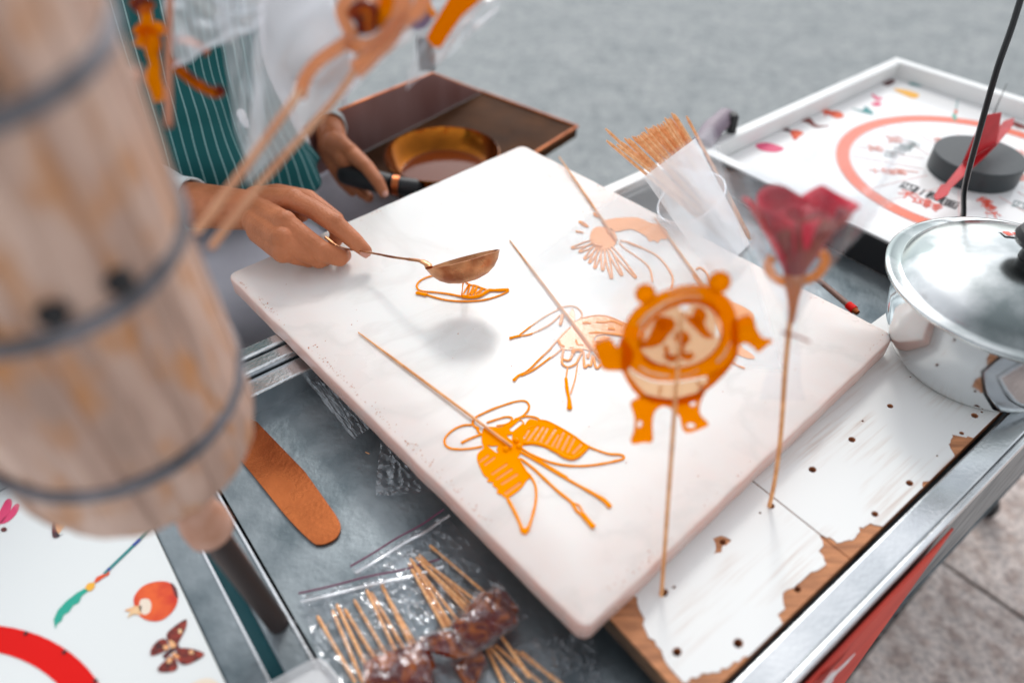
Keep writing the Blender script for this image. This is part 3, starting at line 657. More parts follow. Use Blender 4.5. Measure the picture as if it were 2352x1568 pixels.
flatprint('printed_sword_grip', K_PR, [(628, 895), (645, 860), (690, 838), (722, 812), (728, 840), (690, 862), (650, 890)], M_PRED, sw, Z5 + .0002)
pline(at(*K_PR(695, 838), Z5), at(*K_PR(1035, 510), Z5), .0028, M_PTEAL, sw, Z5 + .0003, 'printed_sword_pole')
for a, b in (((735, 800), (720, 815)), ((935, 607), (890, 650))): pline(at(*K_PR(*a), Z5), at(*K_PR(*b), Z5), .0030, M_PBLUE, sw, Z5 + .0005, 'printed_pole_band')
pg = flatprint('printed_pomegranate', K_PR, [(895, 1040), (900, 980), (960, 915), (1050, 888), (1130, 895), (1178, 950), (1185, 1020), (1150, 1090), (1080, 1145), (1000, 1150), (930, 1115)], M_PRED, gb, Z5)
flatprint('printed_highlight', K_PR, [(940, 1010), (990, 1005), (1010, 1040), (1000, 1090), (960, 1110), (930, 1070)], M_PWHITE, pg, Z5 + .0002)
flatprint('printed_crown', K_PR, [(945, 1050), (900, 1050), (830, 1080), (870, 1090), (850, 1130), (890, 1105), (940, 1110)], M_POR, pg, Z5 + .0002, sp=False)
flatprint('printed_shadow', K_PR, [(1140, 895), (1175, 930), (1188, 990), (1170, 985), (1150, 930)], M_PDARK, pg, Z5 + .0002)
bf = flatprint('printed_butterfly', K_PR, [(1170, 1300), (1200, 1330), (1150, 1360), (1110, 1400), (1085, 1385), (1130, 1340)], M_PDARK, gb, Z5)
for pts in ([(1240, 1140), (1242, 1190), (1215, 1250), (1175, 1315), (1130, 1300), (1112, 1240), (1160, 1190)], [(1100, 1270), (1125, 1310), (1120, 1340), (1070, 1365), (1010, 1382), (1008, 1340), (1050, 1285)],
            [(1190, 1335), (1270, 1335), (1340, 1355), (1362, 1378), (1300, 1420), (1220, 1442), (1175, 1390)], [(1150, 1385), (1185, 1440), (1170, 1480), (1090, 1492), (1050, 1475), (1090, 1425)]):
    flatprint('printed_wing', K_PR, pts, M_PMAROON, bf, Z5 + .0002)
for pts in ([(1130, 1280), (1160, 1290), (1175, 1320), (1140, 1330)], [(1160, 1360), (1200, 1390), (1180, 1400), (1150, 1380)], [(1090, 1320), (1120, 1310), (1125, 1335), (1100, 1345)], [(1190, 1210), (1210, 1205), (1215, 1230), (1195, 1235)],
            [(1262, 1350), (1290, 1350), (1290, 1370), (1265, 1370)], [(1120, 1400), (1150, 1395), (1140, 1430), (1115, 1430)]):
    flatprint('printed_wing_spot', K_PR, pts, M_POR, bf, Z5 + .0004)
ph = flatprint('printed_goldfish', K_PR, [(370, 200), (460, 180), (560, 260), (640, 350), (600, 400), (530, 430), (460, 470), (430, 520), (400, 560), (370, 590), (352, 540), (365, 460), (400, 410), (385, 300)], M_POR, gb, Z5)
flatprint('printed_fin', K_PR, [(365, 280), (420, 240), (480, 230), (470, 270), (400, 300)], M_PRED, ph, Z5 + .0002)
flatprint('printed_fin', K_PR, [(420, 380), (520, 370), (600, 380), (540, 420), (460, 420)], M_PWHITE, ph, Z5 + .0002)
flatprint('printed_fin', K_PR, [(395, 410), (380, 470), (370, 530), (400, 580), (420, 570), (380, 595), (352, 590), (346, 530), (358, 460)], M_PDARK, ph, Z5 + .0002)
flatprint('printed_tail', K_PR, [(315, 110), (340, 100), (400, 160), (395, 190), (360, 200)], M_PDARK, ph, Z5 + .0002)
flatprint('printed_whisker', K_PR, [(450, 500), (520, 495), (552, 497), (525, 512), (470, 520)], M_PTEAL, ph, Z5 + .0003)
for pts in ([(-60, 500), (-10, 430), (40, 345), (75, 345), (72, 400), (30, 470), (-40, 540)], [(0, 500), (50, 440), (100, 375), (128, 380), (105, 440), (50, 490)]): flatprint('printed_petal', K_PR, pts, M_PPINK, gb, Z5)
flatprint('printed_cherry', K_PR, [(5, 540), (25, 525), (45, 535), (38, 552), (15, 556)], M_PMAROON, gb, Z5)
flatprint('printed_patch', K_PR, [(1270, 1590), (1330, 1545), (1400, 1535), (1460, 1570), (1470, 1620)], M_PWHITE, gb, Z5)

# ------------------------------------------------------------------ POT
M_POT = pmat('polished_steel', (.62, .64, .65), .13, 1, col2=(.72, .74, .75), nscale=8, rvar=.05, bump=.05, bscale=40)
M_LID = pmat('lid_painted_reflections', (.20, .235, .235), .2, 1, col2=(.72, .74, .74), nscale=9, rvar=.08, bump=.10, bscale=25, ramp=(.36, .56))  # noise patches paint the lid's dark and bright reflections into its colour
pc_ = V(.482, .532, 0)
pot = thing('steel_pot', 'shiny stainless steel pot with a domed lid and black knob on the drilled board', 'pot', (pc_.x, pc_.y, ZB))
mb = MB(); mb.lathe([(0, ZB + .0004), (.066, ZB + .0004), (.074, ZB + .004), (.086, ZB + .018), (.096, ZB + .042), (.1015, ZB + .07), (.1035, .070), (.106, .0725), (.1015, .0715), (.0995, ZB + .07), (.094, ZB + .043), (.084, ZB + .02), (.0, ZB + .006)], pc_, 96)
mb.build('pot_body', M_POT, pot, ang=60)
mb = MB(); mb.lathe([(.1165, .0765), (.1172, .0785), (.1160, .0800), (.112, .0805), (.1035, .0795), (.1015, .0812), (.0985, .0865), (.090, .0925), (.070, .1005), (.045, .1065), (.020, .109), (.0, .1095), (.0, .1085), (.045, .1055), (.09, .0915), (.0985, .082), (.102, .0778), (.112, .0770)], pc_, 96, closed=True)
lid = mb.build('lid', M_LID, pot, ang=60)
mb = MB(); mb.lathe([(0, .1096), (.012, .1096), (.011, .118), (.013, .122), (.021, .125), (.0235, .131), (.021, .137), (.010, .1395), (0, .140)], pc_, 32); mb.build('knob', M_BLACK, lid)
# red printed label on the lid
lab0 = onplane(2352, 540, pc_ + V(0, 0, .098), V(0, 0, 1))
def onlid(x, y, dz=.0006):
    for k in range(6):
        zz = .098 if k == 0 else zz
        p = at(x, y, zz); r = V(p.x - pc_.x, p.y - pc_.y, 0).length
        zz = .0795 + .030 * math.sqrt(max(0, 1 - (r / .104) ** 2)) + dz
    return V(p.x, p.y, zz)
mb = MB(); mb.grid(lambda u, v: onlid(2292 + 95 * u + 18 * v, 528 + 9 * u + 14 * v - 0, .0008), 6, 2)
lb = mb.build('label_sticker', pmat('sticker_white', (.8, .8, .8), .4), lid)
for i in range(4):
    mb = MB(); x0 = 2302 + i * 21
    mb.grid(lambda u, v, x0=x0: onlid(x0 + 14 * u + 12 * v + R.uniform(-1, 1), 531 + (x0 - 2300) * .1 + 9 * v + R.uniform(-.6, .6), .0014), 3, 2); mb.build('label_print', M_RINK, lb, smooth=False)
for s in (-1, 1):
    d = V(math.cos(-1.25), math.sin(-1.25), 0) * s; e = V(-d.y, d.x, 0)
    c = pc_ + d * .102 + V(0, 0, .045)
    mb = MB(); mb.tube(spline([c - e * .028, c - e * .026 + d * .012, c - e * .014 + d * .026, c + e * .014 + d * .026, c + e * .026 + d * .012, c + e * .028], 5), .0035, 8); mb.build('handle', M_POT, pot)

# ------------------------------------------------------------------ BLACK ROD behind the pot
mb = MB(); pts = [ray(2207, 520, .86), ray(2216, 430, .83), ray(2250, 300, .80), ray(2290, 160, .77), ray(2325, 60, .75), ray(2362, -60, .73), ray(2410, -220, .70)]
pts = [V(pts[0].x, pts[0].y, ZT + .001)] + pts
rod = MB(); rod.tube(spline(pts, 6), .0052, 8, flat=.45); o = rod.build('black_rod', pmat('rod_black', (.006, .007, .009), .3))
tag(o, 'thin black flexible rod rising behind the steel pot in front of the red pointer', 'rod')
mb = MB(); mb.tube([at(*K_WH(2120, 560), .03), at(*K_WH(2222, 330), .05)], [.0014, .0006], 6)
o = mb.build('black_tip', M_BLACK); tag(o, 'short black pointed wire end sticking out beside the thin black rod', 'wire')
# ------------------------------------------------------------------ SUGAR FIGURES on the slab
def sline(kk, pts, r, mat, parent, z=.0006, closed=False, blob=None, n=6, sc=1.0, name='sugar_line', rand=.22):
    w = spline([at(*kk(*p), z) for p in pts], n, closed); N = len(w)
    rs = []
    for i in range(N):
        k = 1 + rand * rnoise(w[i], 120, 3)
        if blob: k *= 1 + (blob - 1) * smin((i / N - .62) / .38, 0, 1)
        rs.append(max(.0003, r * k * sc * 1.32))
    if not closed: rs[-1] *= .6; rs[0] *= .6
    w = [V(p.x, p.y, z + rs[i] * .3) for i, p in enumerate(w)]
    if closed: w.append(w[0]); rs.append(rs[0])
    mb = MB(); mb.tube(w, rs, 8, flat=.5, up=V(0, 0, 1)); return mb.build(name, mat, parent)
def sfill(kk, pts, mat, parent, z=.001, th=.0008, holes=(), name='sugar_sheet', sp=True, n=3):
    w = [at(*kk(*p), z) for p in pts]
    if sp: w = spline(w, n, True)
    mb = MB(); mb.prism([V(p.x, p.y, z) for p in w], V(0, 0, 1), th, [[at(*kk(*p), z) for p in h] for h in holes])
    return mb.build(name, mat, parent, smooth=False, bevel=.00035)
def slot(a, b, wd):
    ax, ay = a; bx, by = b; dx, dy = bx - ax, by - ay; L = math.hypot(dx, dy); ux, uy = dx / L, dy / L; nx, ny = -uy * wd / 2, ux * wd / 2
    return [(ax + nx, ay + ny), (ax - ux * wd * .4, ay - uy * wd * .4), (ax - nx, ay - ny), (bx - nx, by - ny), (bx + ux * wd * .4, by + uy * wd * .4), (bx + nx, by + ny)]
def skewer(parent, a, b, r0=.0008, r1=.0015, name='skewer', mat=None, n=8):
    mb = MB(); k = 10; pts = [a.lerp(b, i / k) for i in range(k + 1)]
    mb.tube(pts, [r0 + (r1 - r0) * min(1, i / k * 3.5) for i in range(k + 1)], n); return mb.build(name, mat or M_BAM, parent)
f1 = thing('sugar_butterfly', 'large orange sugar butterfly with striped wings and long tails nearest the camera', 'sugar figure', at(*K_BF(760, 600), 0), 'poured sugar figures on the slab')
k = K_BF
sfill(k, [(480, 410), (560, 395), (640, 400), (720, 360), (780, 320), (850, 340), (870, 420), (850, 500), (850, 560), (830, 640), (800, 700), (860, 790), (920, 855), (880, 900), (840, 960), (780, 1010), (700, 1060), (650, 1030), (605, 1010), (610, 975), (565, 940), (570, 915), (515, 905), (525, 875), (485, 850), (450, 780), (420, 700), (430, 640), (480, 590), (462, 520)], M_SUG, f1,
      holes=[slot((445, 722), (525, 662), 20), slot((492, 752), (585, 682), 20), slot((560, 838), (700, 742), 20), slot((603, 885), (745, 790), 20), slot((652, 930), (795, 838), 24), slot((685, 1020), (825, 920), 30), [(510, 565), (560, 575), (620, 570), (600, 600), (620, 640), (590, 630)], [(695, 475), (750, 465), (745, 520), (715, 500)], slot((740, 425), (830, 350), 40)])
sfill(k, [(830, 560), (850, 420), (900, 330), (985, 335), (1080, 350), (1200, 410), (1330, 490), (1440, 570), (1400, 650), (1300, 700), (1160, 640), (1050, 590), (950, 560)], M_SUG, f1, z=.0009,
      holes=[slot((860, 500), (905, 430), 18), slot((895, 525), (990, 395), 20), slot((960, 520), (1040, 400), 20), slot((1010, 540), (1080, 410), 20), slot((1060, 560), (1155, 420), 22), slot((1120, 575), (1180, 470), 18), slot((1165, 590), (1230, 450), 24), slot((1215, 610), (1280, 480), 22), slot((1265, 630), (1335, 500), 20), slot((1315, 640), (1395, 560), 24)])
sfill(k, [(900, 330), (985, 335), (1080, 350), (1200, 410), (1330, 490), (1430, 570), (1380, 640), (1290, 670), (1160, 620), (1050, 570), (870, 540)], M_THIN, f1, z=.0005, th=.0004, name='thin_web')
sfill(k, [(450, 660), (560, 640), (700, 700), (850, 800), (890, 870), (800, 980), (690, 1040), (580, 930), (460, 780)], M_THIN, f1, z=.0005, th=.0004, name='thin_web')
for pts, r, b in (([(420, 300), (560, 235), (700, 185), (800, 158), (870, 158), (905, 195), (895, 245), (840, 300), (770, 330)], .8, 1), ([(510, 360), (600, 330), (690, 305), (745, 315), (735, 350), (680, 378), (600, 390)], .8, 1),
                  ([(375, 380), (290, 385), (200, 425), (130, 490), (118, 550), (160, 595), (250, 607), (360, 600), (470, 580)], .8, 1), ([(460, 470), (400, 490), (330, 520), (272, 550)], .9, 1.5),
                  ([(420, 300), (385, 340), (388, 385), (440, 420)], .8, 1), ([(425, 400), (430, 440), (470, 480)], .9, 1),
                  ([(770, 330), (830, 310), (900, 300), (985, 318), (1000, 345)], .9, 1), ([(1000, 335), (1080, 350), (1200, 410), (1330, 490), (1440, 570), (1540, 615), (1650, 650), (1740, 655), (1785, 668), (1785, 695), (1720, 715), (1600, 740), (1450, 760), (1300, 762), (1150, 740), (1000, 690), (880, 630), (820, 590)], .85, 1),
                  ([(850, 550), (950, 550), (1060, 575), (1160, 630), (1240, 680), (1310, 695), (1370, 665), (1430, 610), (1450, 580)], 1.5, 1),
                  ([(820, 690), (950, 790), (1100, 930), (1200, 1020), (1300, 1100), (1350, 1180), (1410, 1225)], 1.0, 1), ([(1310, 1105), (1370, 1130), (1400, 1180), (1415, 1225)], .6, 1), ([(1405, 1215), (1450, 1270), (1512, 1340)], 1.7, 1.2),
                  ([(800, 620), (950, 700), (1100, 790), (1270, 890), (1450, 990), (1600, 1080), (1665, 1150)], 1.0, 1.9), ([(830, 600), (960, 680), (1100, 770), (1270, 870)], .6, 1),
                  ([(700, 1060), (760, 1170), (820, 1300), (850, 1390)], 1.0, 1.6), ([(920, 860), (965, 950), (970, 1080), (940, 1220), (900, 1340), (860, 1400)], .8, 1.6),
                  ([(830, 1350), (865, 1370), (900, 1350)], 1.6, 1), ([(980, 350), (960, 390), (900, 410), (860, 440)], .7, 1), ([(800, 690), (830, 740), (880, 820), (925, 860)], .9, 1)):
    sline(k, pts, r * .001, M_SUG, f1, blob=b if b != 1 else None)
for x, y in ((785, 535), (690, 615), (815, 590)):
    c = at(*k(x, y), 0); mb = MB(); mb.lathe([(.0030, .0012), (.0028, .0022), (.0018, .0034), (0, .0039)], c, 16); mb.build('sugar_eye', M_SUG, f1)
skewer(f1, at(823, 763, .0015), at(*k(742, 578), .0035), .0007, .0014)

f2 = thing('sugar_bee', 'pale orange sugar insect with long trailing legs half hidden by the panda', 'sugar figure', at(*K_BEE(1000, 600), 0), 'poured sugar figures on the slab')
k = K_BEE
sfill(k, [(880, 400), (1000, 345), (1150, 315), (1300, 330), (1530, 425), (1700, 500), (1650, 600), (1480, 560), (1310, 530), (1170, 540), (1130, 600), (1190, 640), (1120, 720), (1000, 700), (870, 710), (780, 700), (720, 640), (760, 520), (860, 450)], M_PALE, f2, holes=[[(1150, 610), (1170, 560), (1250, 545), (1320, 565), (1240, 610)]])
sfill(k, [(830, 350), (860, 270), (885, 225), (905, 280), (905, 385), (860, 390)], M_PALE, f2)
for pts, r, mt_, b in (([(730, 240), (560, 330), (400, 440), (270, 540)], .55, M_PALE, None), ([(740, 310), (620, 420), (420, 520), (270, 550)], .6, M_PALE, None), ([(400, 440), (330, 495), (270, 540)], .7, M_SUG, None), ([(420, 525), (340, 545), (270, 550)], .7, M_SUG, None),
                       ([(290, 550), (230, 560), (155, 582)], 1.2, M_SUG, 1.3), ([(700, 240), (830, 207), (930, 222), (990, 290), (975, 350), (900, 390)], .6, M_PALE, None), ([(770, 300), (755, 370), (740, 430)], 1.3, M_PALE, None),
                       ([(860, 450), (740, 570), (620, 700)], .7, M_PALE, None), ([(640, 690), (500, 820), (380, 940), (260, 1010), (200, 1070)], .8, M_SUG, 2.2), ([(770, 690), (690, 760), (600, 820)], .7, M_PALE, None), ([(640, 790), (480, 910), (380, 970), (290, 1010)], .8, M_SUG, None),
                       ([(780, 700), (765, 790), (765, 870), (830, 910), (920, 870), (965, 790), (995, 735)], .9, M_PALE, None), ([(770, 820), (845, 830), (890, 740), (885, 690), (850, 690)], 1.0, M_PALE, None), ([(900, 760), (890, 730), (960, 715), (1000, 740)], 1.5, M_SUG, None),
                       ([(1010, 730), (1020, 910), (1060, 885), (1095, 890), (1110, 770)], .9, M_PALE, None), ([(1050, 760), (1060, 810), (1080, 730)], .7, M_PALE, None), ([(1130, 780), (1140, 880), (1165, 925), (1210, 880)], .9, M_PALE, None),
                       ([(825, 920), (806, 1040)], .6, M_PALE, None), ([(806, 1030), (820, 1170), (845, 1290), (848, 1400)], 1.2, M_SUG, 1.9), ([(940, 880), (912, 1050), (875, 1170), (860, 1220)], .5, M_PALE, None),
                       ([(1000, 410), (1050, 402), (1090, 412)], 1.3, M_SUG, None), ([(1150, 395), (1250, 398), (1340, 385), (1460, 430)], 1.1, M_SUG, None), ([(1070, 520), (1200, 515), (1330, 530), (1470, 550)], 1.0, M_SUG, None), ([(1290, 470), (1370, 480)], 1.4, M_SUG, None),
                       ([(720, 600), (740, 650), (790, 680)], 1.1, M_SUG, None), ([(920, 590), (940, 650), (1010, 660)], .8, M_SUG, None), ([(990, 350), (1150, 318), (1300, 332), (1520, 425)], .8, M_PALE, None)):
    sline(k, pts, r * .001, mt_, f2, blob=b, z=.0008)
skewer(f2, at(1171, 552, .0015), at(*k(1195, 805), .0035), .0007, .0014)

f3 = thing('sugar_phoenix', 'pale fringed sugar bird with looped feathers near the far corner of the slab', 'sugar figure', at(*K_FL(800, 500), 0), 'poured sugar figures on the slab')
k = K_FL
sfill(k, [(560, 420), (640, 370), (760, 380), (850, 410), (910, 520), (870, 640), (700, 680), (590, 640), (530, 540)], M_PALE, f3)
sfill(k, [(700, 300), (900, 250), (1200, 245), (1380, 320), (1520, 350), (1620, 450), (1600, 545), (1530, 540), (1480, 595), (1430, 560), (1360, 575), (1330, 520), (1240, 460), (1100, 405), (900, 440), (800, 400)], M_PALE, f3, th=.0005)
for tx, ty in ((290, 670), (395, 722), (462, 820), (530, 872), (602, 945), (710, 975), (832, 1080), (970, 1040), (1160, 1072)):
    cx_, cy_ = 720, 540; dx, dy = tx - cx_, ty - cy_; L = math.hypot(dx, dy); ux, uy = dx / L, dy / L; nx, ny = -uy * 28, ux * 28; s0 = min(130, L * .35)
    sline(k, [(cx_ + ux * s0 + nx * .8, cy_ + uy * s0 + ny * .8), (cx_ + ux * L * .6 + nx, cy_ + uy * L * .6 + ny), (tx + nx * .4, ty + ny * .4), (tx, ty), (tx - nx * .4, ty - ny * .4), (cx_ + ux * L * .6 - nx, cy_ + uy * L * .6 - ny), (cx_ + ux * s0 - nx * .8, cy_ + uy * s0 - ny * .8)], .0008, M_PALE if tx > 650 else M_THIN, f3)
    c = at(*k(tx, ty), 0); mb = MB(); mb.lathe([(.0024, .0002), (.0020, .0013), (0, .002)], c, 12); mb.build('sugar_drop', M_THIN if tx > 650 else M_SUG, f3)
for pts, r, mt_ in (([(950, 570), (1060, 590), (1150, 630), (1300, 690), (1480, 790), (1620, 950), (1690, 1090), (1670, 1240)], .8, M_PALE), ([(940, 600), (1020, 680), (1150, 770), (1300, 880), (1380, 990), (1405, 1150)], .7, M_PALE), ([(1060, 595), (1150, 630), (1250, 670)], 1.3, M_THIN),
                    ([(375, 300), (440, 315), (500, 375), (430, 345), (375, 300)], .8, M_SUG), ([(330, 435), (370, 445), (440, 455)], 1.0, M_SUG), ([(590, 185), (615, 225), (660, 235)], 1.4, M_SUG), ([(780, 400), (800, 460), (860, 500)], 2.0, M_THIN), ([(560, 600), (640, 640), (700, 645)], 2.0, M_THIN)):
    sline(k, pts, r * .001, mt_, f3, z=.0008)
skewer(f3, at(1284, 360, .0015), at(*k(905, 560), .0035), .0007, .0014)

f4 = thing('sugar_dragonfly', 'pale sugar figure on a skewer lying mostly behind the panda head', 'sugar figure', at(*K_PAN(1100, 500), 0), 'poured sugar figures on the slab')
k = K_PAN
sfill(k, [(900, 200), (1000, 250), (1130, 330), (1220, 370), (1320, 440), (1300, 520), (1180, 560), (1220, 700), (1300, 760), (1330, 800), (1240, 790), (1100, 700), (1000, 480)], M_PALE, f4)
sline(k, [(850, 80), (880, 62), (930, 100), (960, 160), (1000, 260)], .0009, M_PALE, f4); sline(k, [(830, 110), (870, 180), (920, 240)], .0016, M_PALE, f4); sline(k, [(1100, 800), (1180, 855), (1250, 885)], .0007, M_THIN, f4)
skewer(f4, at(*K_FL(1430, 240), .0015), at(*K_PAN(1000, 330), .0035), .0007, .0014)

f5 = thing('sugar_outline', 'unfinished orange sugar outline being poured from the spoon', 'sugar figure', at(*K_SP(900, 1100), 0), 'poured sugar figures on the slab')
k = K_SP
for pts, r, b in (([(540, 805), (400, 840), (300, 890), (250, 950), (260, 1010), (330, 1045), (500, 1060), (700, 1085), (900, 1125)], .9, 1.4), ([(235, 1070), (330, 1090), (400, 1105)], 2.0, 1), ([(380, 1095), (600, 1160), (800, 1190), (1000, 1195), (1200, 1180), (1400, 1130), (1550, 1070), (1600, 1030)], 1.0, 1),
                  ([(900, 1120), (1050, 1140), (1180, 1110), (1300, 1040)], 2.0, 1), ([(1290, 1035), (1450, 1035), (1600, 1025)], 1.9, 1), ([(960, 905), (1030, 950), (1100, 962), (1200, 1000), (1300, 1035)], .9, 1),
                  ([(920, 1110), (960, 1030), (1020, 955), (990, 1110), (1040, 1060), (1080, 970), (1050, 1105), (1090, 1040), (1130, 985), (1100, 1100), (1150, 1050), (1220, 1005), (1150, 1090)], .75, 1)):
    sline(k, pts, r * .001, M_SUG, f5, blob=b if b != 1 else None)
c0 = at(*K_SP(905, 1105), .0008); c1 = ray(*K_SP(930, 890), .752)
mb = MB(); mb.tube([c0, c0.lerp(c1, .5), c1], [.0008, .0006, .0012], 8); mb.build('falling_thread', M_SUG, f5)
c2 = at(*K_SP(1010, 945), .0008); mb = MB(); mb.tube([c2, c1], [.0009, .0009], 8); mb.build('falling_thread', M_SUG, f5)

# ------------------------------------------------------------------ SPOON
sp_ = thing('spoon', 'old copper coloured spoon of molten sugar held over the slab by the vendor', 'spoon', at(1065, 660, 0))
XI, YI, ZI = (RM @ V(1, 0, 0)), (RM @ V(0, 1, 0)), (RM @ V(0, 0, 1))      # picture right, picture up, towards the viewer
a15 = rad(15); e_ = (XI * math.cos(a15) + YI * math.sin(a15)); nn_ = (-XI * math.sin(a15) + YI * math.cos(a15))
tl = rad(13); n_ax = (nn_ * math.cos(tl) + ZI * math.sin(tl)).normalized(); d_ax = n_ax.cross(e_).normalized()
SC = ray(*K_SP(930, 575), .748)
mt_sp = pmat('spoon_copper', (.30, .085, .03), .3, .75, col2=(.62, .30, .14), nscale=45, rvar=.12, bump=.4, bscale=90, ramp=(.35, .65))
prof = [(0, -.0240), (.30, -.0234), (.55, -.0205), (.75, -.0155), (.90, -.0085), (1.0, 0), (.975, .0002), (.88, -.0075), (.73, -.0140), (.53, -.0188), (.28, -.0218), (0, -.0224)]
vs, fs = [], []; n = 40
for (r, z) in prof:
    for kx in range(n):
        a = 2 * math.pi * kx / n; rx = .0375 if math.cos(a) > 0 else .0372; point = 1 + .06 * max(0, math.cos(a)) ** 6 + .10 * max(0, -math.cos(a)) ** 8
        vs.append(SC + e_ * (math.cos(a) * r * rx * point) + d_ax * (math.sin(a) * r * .026) + n_ax * z)
for i in range(len(prof) - 1):
    for kx in range(n): fs.append((i * n + kx, i * n + (kx + 1) % n, (i + 1) * n + (kx + 1) % n, (i + 1) * n + kx))
mb = MB(); mb.add(vs, fs); mb.build('bowl', mt_sp, sp_, ang=60)
mb = MB(); mb.add([SC + e_ * (math.cos(2 * math.pi * i / 32) * .0325) + d_ax * (math.sin(2 * math.pi * i / 32) * .0222) - n_ax * .0080 for i in range(32)], [tuple(range(32))]); mb.build('molten_sugar', M_AMBER, sp_)
hp = [ray(*K_SP(425, 700), .749), ray(*K_SP(400, 650), .752), ray(*K_SP(300, 600), .757), ray(*K_SP(100, 572), .768), ray(*K_SP(-100, 545), .785), ray(865, 583, .806), ray(820, 575, .818), ray(780, 568, .83), ray(748, 545, .84)]
mb = MB(); mb.tube(spline(hp, 5), [.0042] * 5 + [.0040] * 5 + [.0030] * 5 + [.0022] * 8 + [.0020] * 10 + [.0024] * 8, 10, flat=.55, up=n_ax); mb.build('handle', mt_sp, sp_)

# ------------------------------------------------------------------ PERSON
def capsule(mb, a, b, ra, rb, n=14, m=5):
    a, b = Vector(a), Vector(b); d = (b - a); L = d.length
    az = d.normalized() if L > 1e-6 else V(0, 0, 1); ax = V(1, 0, 0) if abs(az.x) < .9 else V(0, 1, 0); ax = (ax - az * ax.dot(az)).normalized(); ay = az.cross(ax)
    pr = []
    for i in range(m + 1): t = -math.pi / 2 + math.pi / 2 * i / m; pr.append((ra * math.cos(t), ra * math.sin(t)))
    for i in range(m + 1): t = math.pi / 2 * i / m; pr.append((rb * math.cos(t), L + rb * math.sin(t)))
    pr[0] = (ra * .02, pr[0][1]); pr[-1] = (rb * .02, pr[-1][1])
    mb.lathe(pr, a, n, az)
def chain(mb, pts, rs):
    for i in range(len(pts) - 1): capsule(mb, pts[i], pts[i + 1], rs[i], rs[i + 1])
def remeshed(mb, voxel, smooth=6, fac=.5):
    me = bpy.data.meshes.new('tmp'); me.from_pydata([tuple(v) for v in mb.v], [], mb.f); ob = bpy.data.objects.new('tmp', me); scn.collection.objects.link(ob)
    bm = bmesh.new(); bm.from_mesh(me); bmesh.ops.recalc_face_normals(bm, faces=bm.faces); bm.to_mesh(me); bm.free()
    md = ob.modifiers.new('r', 'REMESH'); md.mode = 'VOXEL'; md.voxel_size = voxel
    ms = ob.modifiers.new('s', 'SMOOTH'); ms.iterations = smooth; ms.factor = fac
    bpy.context.view_layer.update()
    me2 = bpy.data.meshes.new_from_object(ob.evaluated_get(bpy.context.evaluated_depsgraph_get()))
    v = [x.co.copy() for x in me2.vertices]; f = [tuple(p.vertices) for p in me2.polygons]; bpy.data.objects.remove(ob); bpy.data.meshes.remove(me2); return v, f
def skin_mat():
    mt = pmat('skin', (.40, .135, .055), .5, spec=.35, col2=(.53, .19, .085), nscale=38, sss=.12, sssr=(1, .35, .18), bump=.5, bscale=380, ramp=(.3, .7)); return mt
M_SKIN = skin_mat(); M_SKIN.node_tree.nodes['Principled BSDF'].inputs['Subsurface Scale'].default_value = .004
M_PAD = pmat('fingernail', (.62, .29, .22), .28, sss=.1)
k = K_HAND
def hz(x, y, z): return at(*k(x, y), z)
wr = hz(800, 700, .036); elbow_r = at(140, 470, -.01)
hand = MB()
chain(hand, [elbow_r, hz(150, 630, .026), hz(520, 665, .030), hz(760, 690, .034)], [.036, .029, .0265, .0245])
fin = {'index': [(1190, 590, .056), (1400, 690, .053), (1600, 822, .047), (1790, 990, .033), (1893, 1085, .0225)],
       'middle': [(1110, 810, .056), (1300, 960, .043), (1480, 1095, .030), (1640, 1150, .018), (1680, 1128, .012)],
       'ring': [(1080, 970, .047), (1260, 1080, .032), (1440, 1165, .018), (1490, 1160, .010), (1440, 1130, .009)],
       'pinky': [(1090, 1090, .034), (1220, 1140, .022), (1340, 1170, .013), (1380, 1150, .010), (1340, 1120, .0095)]}
frad = {'index': [.0128, .0118, .0116, .0102, .0080], 'middle': [.0128, .0122, .0118, .0108, .0095], 'ring': [.0122, .0114, .0108, .0098, .0088], 'pinky': [.0112, .0102, .0092, .0085, .0078]}
roots = {'index': (840, 600, .034), 'middle': (830, 700, .036), 'ring': (840, 800, .034), 'pinky': (880, 880, .030)}
for fn in fin:
    P = [hz(*q) for q in fin[fn]]; chain(hand, P, frad[fn]); capsule(hand, hz(*roots[fn]), P[0], .0185, .0135)
    capsule(hand, P[0], P[0] + V(0, 0, .001), .0138, .0136); capsule(hand, P[2], P[2] + V(0, 0, .0008), frad[fn][2] * 1.05, frad[fn][2] * 1.02)
chain(hand, [hz(820, 580, .026), hz(1040, 560, .030), hz(1330, 590, .030), hz(1600, 780, .028), hz(1625, 930, .020), hz(1600, 985, .016)], [.0165, .0170, .0135, .0108, .0100, .0085])
capsule(hand, hz(1040, 620, .035), hz(1260, 720, .034), .015, .011); capsule(hand, hz(1000, 900, .030), hz(1060, 1050, .026), .015, .012)
hv, hf = remeshed(hand, .00095, 15, .5)
def wrinkle(vs, c, ax, r, period, amp):
    ax = ax.normalized()
    for v in vs:
        d = v - c; L = d.length
        if L < r * 1.25:
            al = d.dot(ax); side = (d - ax * al); dors = max(0, side.normalized().dot((CAMP - c).normalized()))
            w = max(0, 1 - abs(al) / (r * .62)) * dors; v += side.normalized() * (-amp * w * (.5 + .5 * math.cos(2 * math.pi * (al / period + .25 * side.dot(XI) / r))))
for fn, js in (('index', (2, 3)), ('middle', (2,)), ('ring', (2,))):
    PW = [hz(*q) for q in fin[fn]]
    for j in js: wrinkle(hv, PW[j], PW[j + 1] - PW[j - 1], frad[fn][j], .0026 if j == 2 else .0022, .00062 if j == 2 else .0004)
